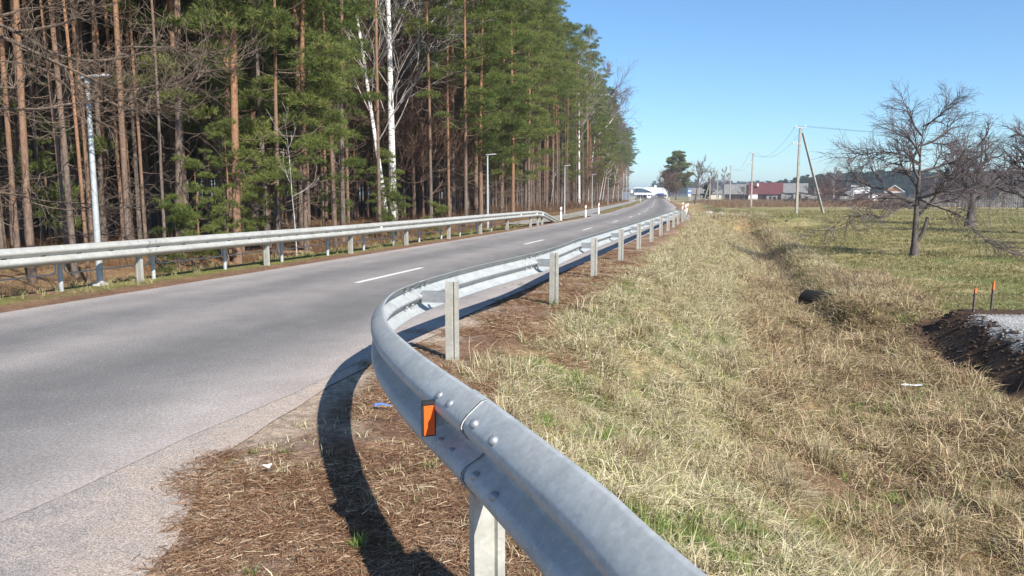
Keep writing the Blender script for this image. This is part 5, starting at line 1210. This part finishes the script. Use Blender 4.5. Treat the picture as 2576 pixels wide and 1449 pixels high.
# ------------------------------------------------------------------ village buildings
def face_to(x,y): return math.atan2(x,y)*-1.
def gable(name,label,cat,px,d,W,D,h,ridge,wall,roof,z=None,along=True,over=.35,doors=(),windows=(),yaw=0.,group=None,patch=None):
    x=xat(px,d); g=h1(x,d)-.05 if z is None else z
    r=thing(name,label,cat,(x,d,g),face_to(x,d)+yaw,group)
    w=W/2; m=MB(); m.prism([(-w,0),(w,0),(w,D),(-w,D)],-.4,h)
    if along:
        for sx in (-w,w):
            V=[(sx,.0,h),(sx,D,h),(sx,D/2,ridge-.06)]; m.add(V,[(0,1,2)])
    else:
        for sy_ in (0,D):
            V=[(-w,sy_,h),(w,sy_,h),(0,sy_,ridge-.06)]; m.add(V,[(0,1,2)])
    m.build('wall',wall,r)
    rm=MB(); t=.10
    if along:
        dz=(ridge-h)/(D/2); A=[(-over,h-over*dz),(D/2,ridge),(D+over,h-over*dz)]
        V=[(sx,a,b+q) for sx in (-w-over,w+over) for q in (0,t) for a,b in A]
        rm.add(V,[(0,1,7,6),(1,2,8,7),(3,9,10,4),(4,10,11,5),(0,3,4,1),(1,4,5,2),(6,7,10,9),(7,8,11,10),(0,6,9,3),(2,5,11,8)])
    else:
        dz=(ridge-h)/w; A=[(-w-over,h-over*dz),(0,ridge),(w+over,h-over*dz)]
        V=[(a,sy_,b+q) for sy_ in (-over,D+over) for q in (0,t) for a,b in A]
        rm.add(V,[(0,6,7,1),(1,7,8,2),(3,4,10,9),(4,5,11,10),(0,1,4,3),(1,2,5,4),(6,9,10,7),(7,10,11,8),(0,3,9,6),(2,8,11,5)])
    ro=rm.build('roof',roof,r)
    for (cx,z0,ww,hh,mt) in doors:
        q=MB(); q.box((cx,-.02,z0+hh/2),(ww,.06,hh)); q.build('door',mt,r)
    for (cx,z0,ww,hh) in windows:
        q=MB(); q.box((cx,-.03,z0+hh/2),(ww+.16,.08,hh+.16)); o=q.build('window',M['white_plastic'] if wall in (M['white_wall'],M['cream_wall']) else M['planks_pale'],r)
        q=MB(); q.box((cx-ww*.26,-.075,z0+hh/2),(ww*.44,.02,hh)); q.box((cx+ww*.26,-.075,z0+hh/2),(ww*.44,.02,hh)); q.build('pane',M['pane'],o)
    return r
zf=-.55
k=300/F
r=gable('barn','old barn with a patched red metal roof and white sheeting at its left corner','barn',1925,300,12.3,8,2.65,6.75,M['planks_dark'],M['roof_red'],zf,doors=((-.5,.1,1.3,2.1,M['dark']),(2.2,.1,1.6,2.2,M['dark'])))
m=MB(); m.box((-4.55,-.25,1.25),(3.5,.05,2.5)); 
for q in (-1.0,.1,1.0): m.box((-4.55+q,-.29,1.25),(.05,.03,2.5))
m.build('white_sheeting',M['white_wall'],r)
m=MB(); m.box((-2.9,1.6,6.0),(.7,.5,1.1)); m.build('chimney',M['white_wall'],r)
gable('barn','old log barn with a sagging grey slate roof, left of the red roof','barn',1855,304,9.6,8,2.6,6.2,M['planks_dark'],M['roof_grey'],zf,doors=((-2.5,.1,1.6,2.2,M['dark']),(1.5,.1,1.2,2,M['dark'])))
gable('long_barn','long grey-roofed building behind the sheds, right of the red roof','barn',1992,330,12.,9,3.2,7.0,M['planks_grey'],M['roof_grey'],zf)
gable('house','pale grey-roofed house with white-trimmed front, left of the log barn','house',1785,330,9.8,8,2.6,5.6,M['cream_wall'],M['roof_grey'],zf+.15,windows=((-3.2,.9,.8,1.1),(-1.2,.9,.8,1.1),(3.4,.9,.9,1.1)))
gable('house','low grey house with a gable, right behind the bus stop sign','house',1752,318,6.5,7,2.3,4.6,M['planks_grey'],M['roof_grey'],zf+.25,windows=((1.2,.7,1.,1.1),))
def shed(label,px,d,W,D,h0,h1_,wall,roof,z=zf,doors=()):
    x=xat(px,d); r=thing('shed',label,'shed',(x,d,z),face_to(x,d),'sheds beside the barns'); w=W/2
    m=MB(); V=[(-w,0,-.4),(w,0,-.4),(w,D,-.4),(-w,D,-.4),(-w,0,h0),(w,0,h1_),(w,D,h1_),(-w,D,h0)]
    m.add(V,[(0,1,5,4),(1,2,6,5),(2,3,7,6),(3,0,4,7)]); m.build('wall',wall,r)
    sl=(h1_-h0)/W; o=.3; V=[(s_*(w+o),y,(h0+h1_)/2+s_*sl*(w+o)+q) for q in (.0,.12) for s_,y in ((-1,-o),(1,-o),(1,D+o),(-1,D+o))]
    m=MB(); m.add(V,[(0,3,2,1),(4,5,6,7),(0,1,5,4),(1,2,6,5),(2,3,7,6),(3,0,4,7)]); m.build('roof',roof,r)
    for (cx,z0,ww,hh,mt) in doors: q=MB(); q.box((cx,-.03,z0+hh/2),(ww,.08,hh)); q.build('door',mt,r)
shed('pale weathered shed with a slanting roof, touching the red barn',1980,292,4.2,4,3.0,2.2,M['planks_pale'],M['roof_dark'],doors=((-.9,0,1.1,2.0,M['planks_grey']),(.9,0,.9,1.8,M['planks_grey'])))
shed('low patched shed against the red barn, with dark doorways',1942,291,3.8,3,1.9,2.1,M['planks_pale'],M['roof_dark'],doors=((-.6,0,.8,1.5,M['dark']),(.9,0,1.1,1.4,M['dark'])))
shed('wide shed with a dark slanting roof behind the braced pole',2030,285,6.8,5,3.2,2.1,M['planks_pale'],M['roof_brown'],doors=((-.2,.2,1.3,1.3,M['dark']),(-2.7,0,1.0,2.4,M['dark'])))
gable('house','brown gabled house behind the leafless shrub, right of the sheds','house',2098,300,10.5,9,1.4,5.4,M['planks_dark'],M['roof_brown'],zf,along=False,doors=((2.5,0,1,1.3,M['dark']),))
gable('house','dark red-roofed low house behind the pole brace','house',2072,330,7.,7,2.5,5.2,M['planks_dark'],M['roof_brown'],zf)
gable('shed','small grey-roofed shed left of the white house','shed',2128,310,4.6,5,1.9,3.5,M['planks_dark'],M['roof_grey'],zf)
r=gable('house','white house with a pale metal roof before the distant wood','house',2166,360,7.2,7,5.0,6.6,M['white_wall'],M['gravel'],zf,yaw=.25,windows=((1.2,3.0,1.3,1.1),))
m=MB(); m.prism([(-4.6,-.1),(-3.4,-.1),(-3.4,5),(-4.6,5)],-.4,4.6); m.build('annex',M['grey_panel'],r)
gable('house','house with an orange boarded gable over white walls','house',2249,340,7.6,7,3.6,6.2,M['white_wall'],M['roof_dark'],zf,along=False,windows=())
h_=[o for o in S.objects if o.get('label','').startswith('house with an orange boarded')][0]
m=MB(); m.add([(-3.75,-.06,3.65),(3.75,-.06,3.65),(0,-.06,6.05)],[(0,1,2)]); m.build('gable_boards',M['orange_wood'],h_)
m=MB(); m.box((0,-.11,4.5),(.55,.06,.6)); m.build('gable_window',M['pane'],h_)
for sx in (-1,1):
    m=MB(); P=np.array([(sx*4.1,-.42,3.33),(0,-.42,6.3)]); m.tube(P,.12,4); m.build('bargeboard',M['white_plastic'],h_)
gable('house','dark house with a small orange gable half hidden by the fruit trees','house',2372,150,7.5,8,2.4,5.2,M['planks_grey'],M['roof_brown'],zf,along=False)
h_=[o for o in S.objects if o.get('label','').startswith('dark house with a small orange')][0]
m=MB(); m.add([(-1.0,-.06,4.45),(1.0,-.06,4.45),(0,-.06,5.1)],[(0,1,2)]); m.build('gable_boards',M['orange_wood'],h_)
# the weathered plank barn at the right
r=gable('plank_barn','weathered grey plank barn with gaps between its upright boards, behind the fruit trees','barn',2498,132,17.5,8,4.0,6.2,M['planks_grey'],M['roof_dark'],zf,windows=((-.4,1.5,1.2,1.5),))
m=MB(); m.box((5.6,-.04,1.9),(2.3,.1,3.6)); m.build('door',M['planks_dark'],r)
# fences, screens and heaps
def fence(label,px0,px1,d,H,mat,post,z=zf,name='fence'):
    x0,x1=xat(px0,d),xat(px1,d); r=thing(name,label,'fence',(x0,d,z),0); n=max(2,int((x1-x0)/2.2)); L=x1-x0
    m=MB(); m.box((L/2,0,H*.55),(L,.04,H*.85)); m.build('panel',mat,r)
    for i in range(n+1): m=MB(); m.box((L*i/n,.0,H*.5),(.10,.10,H*1.06+.4)); m.build('post',post,r)
fence('dark hedge-like board fence before the white house',2148,2185,300,2.7,M['planks_dark'],M['stake'])
fence('long dark board fence before the orange-gabled house',2208,2275,290,3.0,M['planks_dark'],M['stake'])
fence('thin wire fence with posts before the white house',2112,2150,280,1.6,M['planks_grey'],M['stake'])
fence('blue-grey sheet fence at the end of the wood',1565,1584,215,2.6,M['grey_panel'],M['galv_post'],-.1)
x=xat(2201,270); r=thing('white_container','small white tank standing before the board fences','tank',(x,270,zf),0)
m=MB(); m.prism([(-.95,0),(.95,0),(.95,1.2),(-.95,1.2)],.15,2.3); m.build('tank_body',M['white_wall'],r); m=MB(); m.box((.2,-.04,1.2),(.7,.06,.8)); m.build('hatch',M['grey_panel'],r); m=MB(); m.box((0,.6,.0),(1.7,1.,.35)); m.build('cradle',M['stake'],r)
def brushpile(label,px,d,L,H,seed,z=zf):
    r2=np.random.default_rng(seed); x=xat(px,d); m=MB()
    for _ in range(int(130*L/6)):
        a=r2.uniform(-L/2,L/2); c=np.array([a,r2.normal(0,.5),r2.uniform(0,H)*(1-(2*a/L)**2)+.05]); dd=unit(r2.normal(0,1,3)*np.array([1,.7,.35]))*r2.uniform(.4,1.6)
        m.tube(np.array([c-dd,c+r2.normal(0,.1,3),c+dd]),[.05,.04,.015],3,0,False)
    o=m.build('brush_pile',M['apple_bark'],None,False,(x,d,h1(x,d))); tag(o,label,'brush pile',group='heaps of cut branches')
brushpile('long low heap of cut branches before the sheds and the braced pole',2020,190,17,.9,1)
brushpile('dark heap of cut branches behind the lone apple tree',2262,118,8.5,1.9,2)
brushpile('short heap of cut branches at the foot of the leafless shrub',2100,195,6,1.1,3)
# stones round the culvert under the driveway
x,y=at(1795,548,-.7)
for i,(dx,dz,rad) in enumerate(((-.6,.35,.5),(.7,.30,.45),(1.5,.05,.5))):
    m=MB(); q=np.random.default_rng(i); th=np.arange(8)*math.pi/4; prof=[(.02,-.5),(.8,-.3),(1,.1),(.7,.6),(.02,.75)]; m.lathe([(a*rad,b*rad) for a,b in prof],8); 
    V=m.v[0]; m.v[0]=V*(1+q.normal(0,.10,V.shape)); o=m.build('culvert_stone',M['concrete'],None,False,(x+dx,y-.2,-.75+dz)); tag(o,('stone left of the culvert mouth','stone right of the culvert mouth','stone farthest right of the culvert mouth')[i],'stone')
# ------------------------------------------------------------------ signs and the factory at the road end
def bus_sign():
    d=205; x=xat(1734,d); g=h1(x,d); s=d/F
    r=thing('bus_stop_sign','blue and white bus stop sign on a thin post beside the road end','bus stop sign',(x,d,g),0)
    top=CAMH+(490-475.5)*s-g
    m=MB(); m.tube([(0,0,-.3),(0,0,top-.05)],.05,8); m.build('post',M['galv_post'],r)
    z0=CAMH+(490-486.8)*s-g; w=7.6*s; h=top-z0
    m=MB(); m.box((0,-.07,z0+h/2),(w,.05,h)); p=m.build('sign_plate',M['blue_paint'],r)
    m=MB(); m.box((0,-.105,z0+h*.54),(w*.88,.02,h*.42)); q=m.build('bus_field',M['white_plastic'],p)
    m=MB(); m.box((0,-.12,z0+h*.56),(w*.62,.01,h*.15)); m.box((-w*.02,-.12,z0+h*.46),(w*.56,.01,h*.05)); m.build('bus_symbol',M['blue_paint'],p)
    z1=CAMH+(490-488.2)*s-g; z2=CAMH+(490-494)*s-g
    m=MB(); m.box((0,-.07,(z1+z2)/2),(w*.95,.05,z1-z2)); p=m.build('timetable_board',M['white_plastic'],r)
    m=MB(); m.box((-w*.1,-.10,(z1+z2)/2+.05),(w*.4,.01,.10)); m.box((-w*.05,-.10,(z1+z2)/2-.15),(w*.5,.01,.08)); m.build('timetable_print',M['black_plastic'],p)
bus_sign()
def board_sign():
    d=215; x=xat(1589,d); g=h1(x,d); s=d/F; r=thing('road_sign','white rectangular road sign at the end of the footpath','road sign',(x,d,g),0)
    zt=CAMH+(490-477.8)*s-g; zb=CAMH+(490-485.2)*s-g; m=MB(); m.tube([(0,0,-.3),(0,0,zt-.05)],.045,8); m.build('post',M['galv_post'],r)
    m=MB(); m.box((0,-.07,(zt+zb)/2),(5.2*s,.04,zt-zb)); p=m.build('sign_plate',M['white_plastic'],r)
    m=MB(); m.box((0,-.095,(zt+zb)/2),(.09,.01,(zt-zb)*.6)); m.box((0,-.095,(zt+zb)/2+.14),(.22,.01,.07)); m.build('sign_symbol',M['black_plastic'],p)
board_sign()
def railing_row():
    d=200; r=thing('metal_fence','grey metal fence of upright bars beside the footpath end','fence',(xat(1582.5,d),d,-.05),0)
    L=xat(1597,d)-xat(1582.5,d)
    for q in np.linspace(0,L,9): m=MB(); m.tube([(q,0,-.2),(q,0,1.15)],.045,6); m.build('bar',M['galv'],r)
    for zz in (.25,1.05): m=MB(); m.box((L/2,0,zz),(L,.05,.06)); m.build('rail',M['galv'],r)
railing_row()
def factory():
    d=500; s=d/F; x=xat(1645,d); r=thing('factory_building','white factory hall with a chimney and blue glazed sloping front at the road end','factory',(x,d,-.3),face_to(x,d)); 
    X=lambda px:(px-1645)*s*1.0; Z=lambda py:CAMH+(490-py)*s+.3
    def blk(nm,px0,px1,py0,py1,y0,y1,mt,par=None):
        m=MB(); m.box(((X(px0)+X(px1))/2,(y0+y1)/2,(Z(py0)+Z(py1))/2),(X(px1)-X(px0),y1-y0,Z(py0)-Z(py1))); return m.build(nm,mt,par or r)
    blk('hall',1620,1671,472,497,10,40,M['white_wall']); blk('side_hall',1671.2,1679,475.5,497,12,35,M['white_wall'])
    blk('chimney',1645.6,1650.6,465.6,472.0,14,18,M['white_wall']); blk('roof_vent',1636,1644,469.8,471.9,15,18,M['cream_wall'])
    m=MB(); V=[(X(1594.8),-2,Z(474.5)),(X(1620.5),-2,Z(472.6)),(X(1642),-2,Z(483.5)),(X(1642),9.9,Z(483.5)),(X(1620.5),9.9,Z(472.6)),(X(1594.8),9.9,Z(474.5))]
    m=MB(); m.add([(X(1597),1,Z(475.5)),(X(1608),1,Z(474.6)),(X(1640),1,Z(484.2)),(X(1597),1,Z(484.6)),(X(1597),9.8,Z(475.5)),(X(1608),9.8,Z(474.6)),(X(1640),9.8,Z(484.2)),(X(1597),9.8,Z(484.6))],[(0,1,2,3),(7,6,5,4),(0,4,5,1),(1,5,6,2),(2,6,7,3),(3,7,4,0)]); gl=m.build('glazed_front',M['blue_glass'],r)
    for px in (1606,1609.5,1614,1618.5,1623): 
        m=MB(); m.box((X(px),.9,(Z(476)+Z(485))/2),(.16,.12,Z(477)-Z(485))); m.build('mullion',M['galv'],gl)
    m=MB(); a=np.array([X(1594.5),0,Z(474.2)]); b=np.array([X(1614),0,Z(473.0)]); c=np.array([X(1642),0,Z(484.2)])
    for p,q in ((a,b),(b,c)):
        V=[(p[0],-1.5,p[2]),(q[0],-1.5,q[2]),(q[0],9.9,q[2]),(p[0],9.9,p[2])]; V=V+[(u_,v_,w_+.45) for u_,v_,w_ in V]; m.add(V,[(0,3,2,1),(4,5,6,7),(0,1,5,4),(1,2,6,5),(2,3,7,6),(3,0,4,7)])
    m.build('sloping_roof',M['white_wall'],r)
    blk('canopy',1597,1643,484.9,489.8,-3,9.5,M['white_wall']); blk('lower_wall',1603,1641,489.9,498,1,9,M['purple_wall']); blk('dock_wall',1648.5,1676.5,488.8,495.5,4,9.9,M['purple_wall'])
    blk('blue_panel',1653,1670,486.0,488.6,3,9.8,M['blue_paint']); blk('grey_base',1642,1654,491.5,497,0,3.8,M['grey_panel'])
    for px in (1606,1612,1617.5,1626): blk('canopy_post',px-.35,px+.35,490,498,-2.8,-2.5,M['galv'])
factory()
def van():
    d=330; x=xat(1632,d); r=thing('parked_van','small white van parked under the factory canopy','van',(x,d,-.15),0)
    m=MB(); V=[(-.9,-.95,.35),(.9,-.95,.35),(.9,2.6,.35),(-.9,2.6,.35),(-.9,-.95,1.0),(.9,-.95,1.0),(.8,-.5,1.85),(-.8,-.5,1.85),(.8,2.6,1.85),(-.8,2.6,1.85),(.9,2.6,1.0),(-.9,2.6,1.0)]
    m.add(V,[(0,1,5,4),(4,5,6,7),(7,6,8,9),(11,10,2,3),(9,8,10,11),(0,3,2,1)]); m.add(V,[(0,4,11,3),(1,2,10,5),(4,7,9,11),(5,10,8,6)]); m.build('body',M['white_wall'],r)
    m=MB(); m.add([(-.68,-.90,1.12),(.68,-.90,1.12),(.62,-.56,1.75),(-.62,-.56,1.75)],[(0,1,2,3)]); m.build('windscreen',M['pane'],r)
    for sx in (-.8,.8):
        for yy in (-.3,1.9): q=MB(); q.lathe([(.02,-.1),(.33,-.1),(.35,0),(.33,.1),(.02,.1)],14); o=q.build('wheel',M['black_plastic'],r,True,(sx,yy,.34)); o.rotation_euler=(0,math.pi/2,0)
van()
# ------------------------------------------------------------------ sky and sun
SUN_EL=R(37.); SUN_H=(.575,-.818)     # plan direction towards the sun
w=bpy.data.worlds.new('World'); S.world=w; w.use_nodes=True; nt=w.node_tree
bg=nt.nodes['Background']; sky=nt.nodes.new('ShaderNodeTexSky'); sky.sky_type='NISHITA'; sky.sun_disc=False
sky.sun_elevation=SUN_EL; sky.sun_rotation=math.atan2(SUN_H[0],SUN_H[1]); sky.altitude=100; sky.air_density=1.0; sky.dust_density=.15; sky.ozone_density=4.5
tn=nt.nodes.new('ShaderNodeMix'); tn.data_type='RGBA'; tn.blend_type='MULTIPLY'; tn.inputs[0].default_value=1.; tn.inputs[7].default_value=(.81,1.0,1.11,1); nt.links.new(sky.outputs[0],tn.inputs[6]); nt.links.new(tn.outputs[2],bg.inputs[0]); bg.inputs[1].default_value=.086
sl=bpy.data.lights.new('sun','SUN'); sl.energy=4.6; sl.angle=R(.53); sl.color=(1,.95,.87)
so=bpy.data.objects.new('sun',sl); COL.objects.link(so)
dv=Vector((SUN_H[0]*math.cos(SUN_EL),SUN_H[1]*math.cos(SUN_EL),math.sin(SUN_EL))); so.rotation_euler=dv.to_track_quat('Z','Y').to_euler(); so.location=(30,-40,40)
vs=S.view_settings; vs.view_transform='Standard'; vs.look='None'; vs.gamma=1; vs.exposure=.85
hz=MB(); hz.box((0,0,16.),(7600,7600,38.4)); hm=bpy.data.materials.new('haze'); hm.use_nodes=True; hm.node_tree.nodes.clear()
ho=hm.node_tree.nodes.new('ShaderNodeOutputMaterial'); pv=hm.node_tree.nodes.new('ShaderNodeVolumePrincipled'); pv.inputs['Color'].default_value=(.78,.86,1,1); pv.inputs['Density'].default_value=.00042; pv.inputs['Anisotropy'].default_value=.2
hm.node_tree.links.new(pv.outputs[0],ho.inputs['Volume'])
tag(hz.build('haze',hm),kind='stuff')
S.cycles.volume_bounces=0
S.cycles.max_bounces=6; S.cycles.diffuse_bounces=3; S.cycles.transparent_max_bounces=4
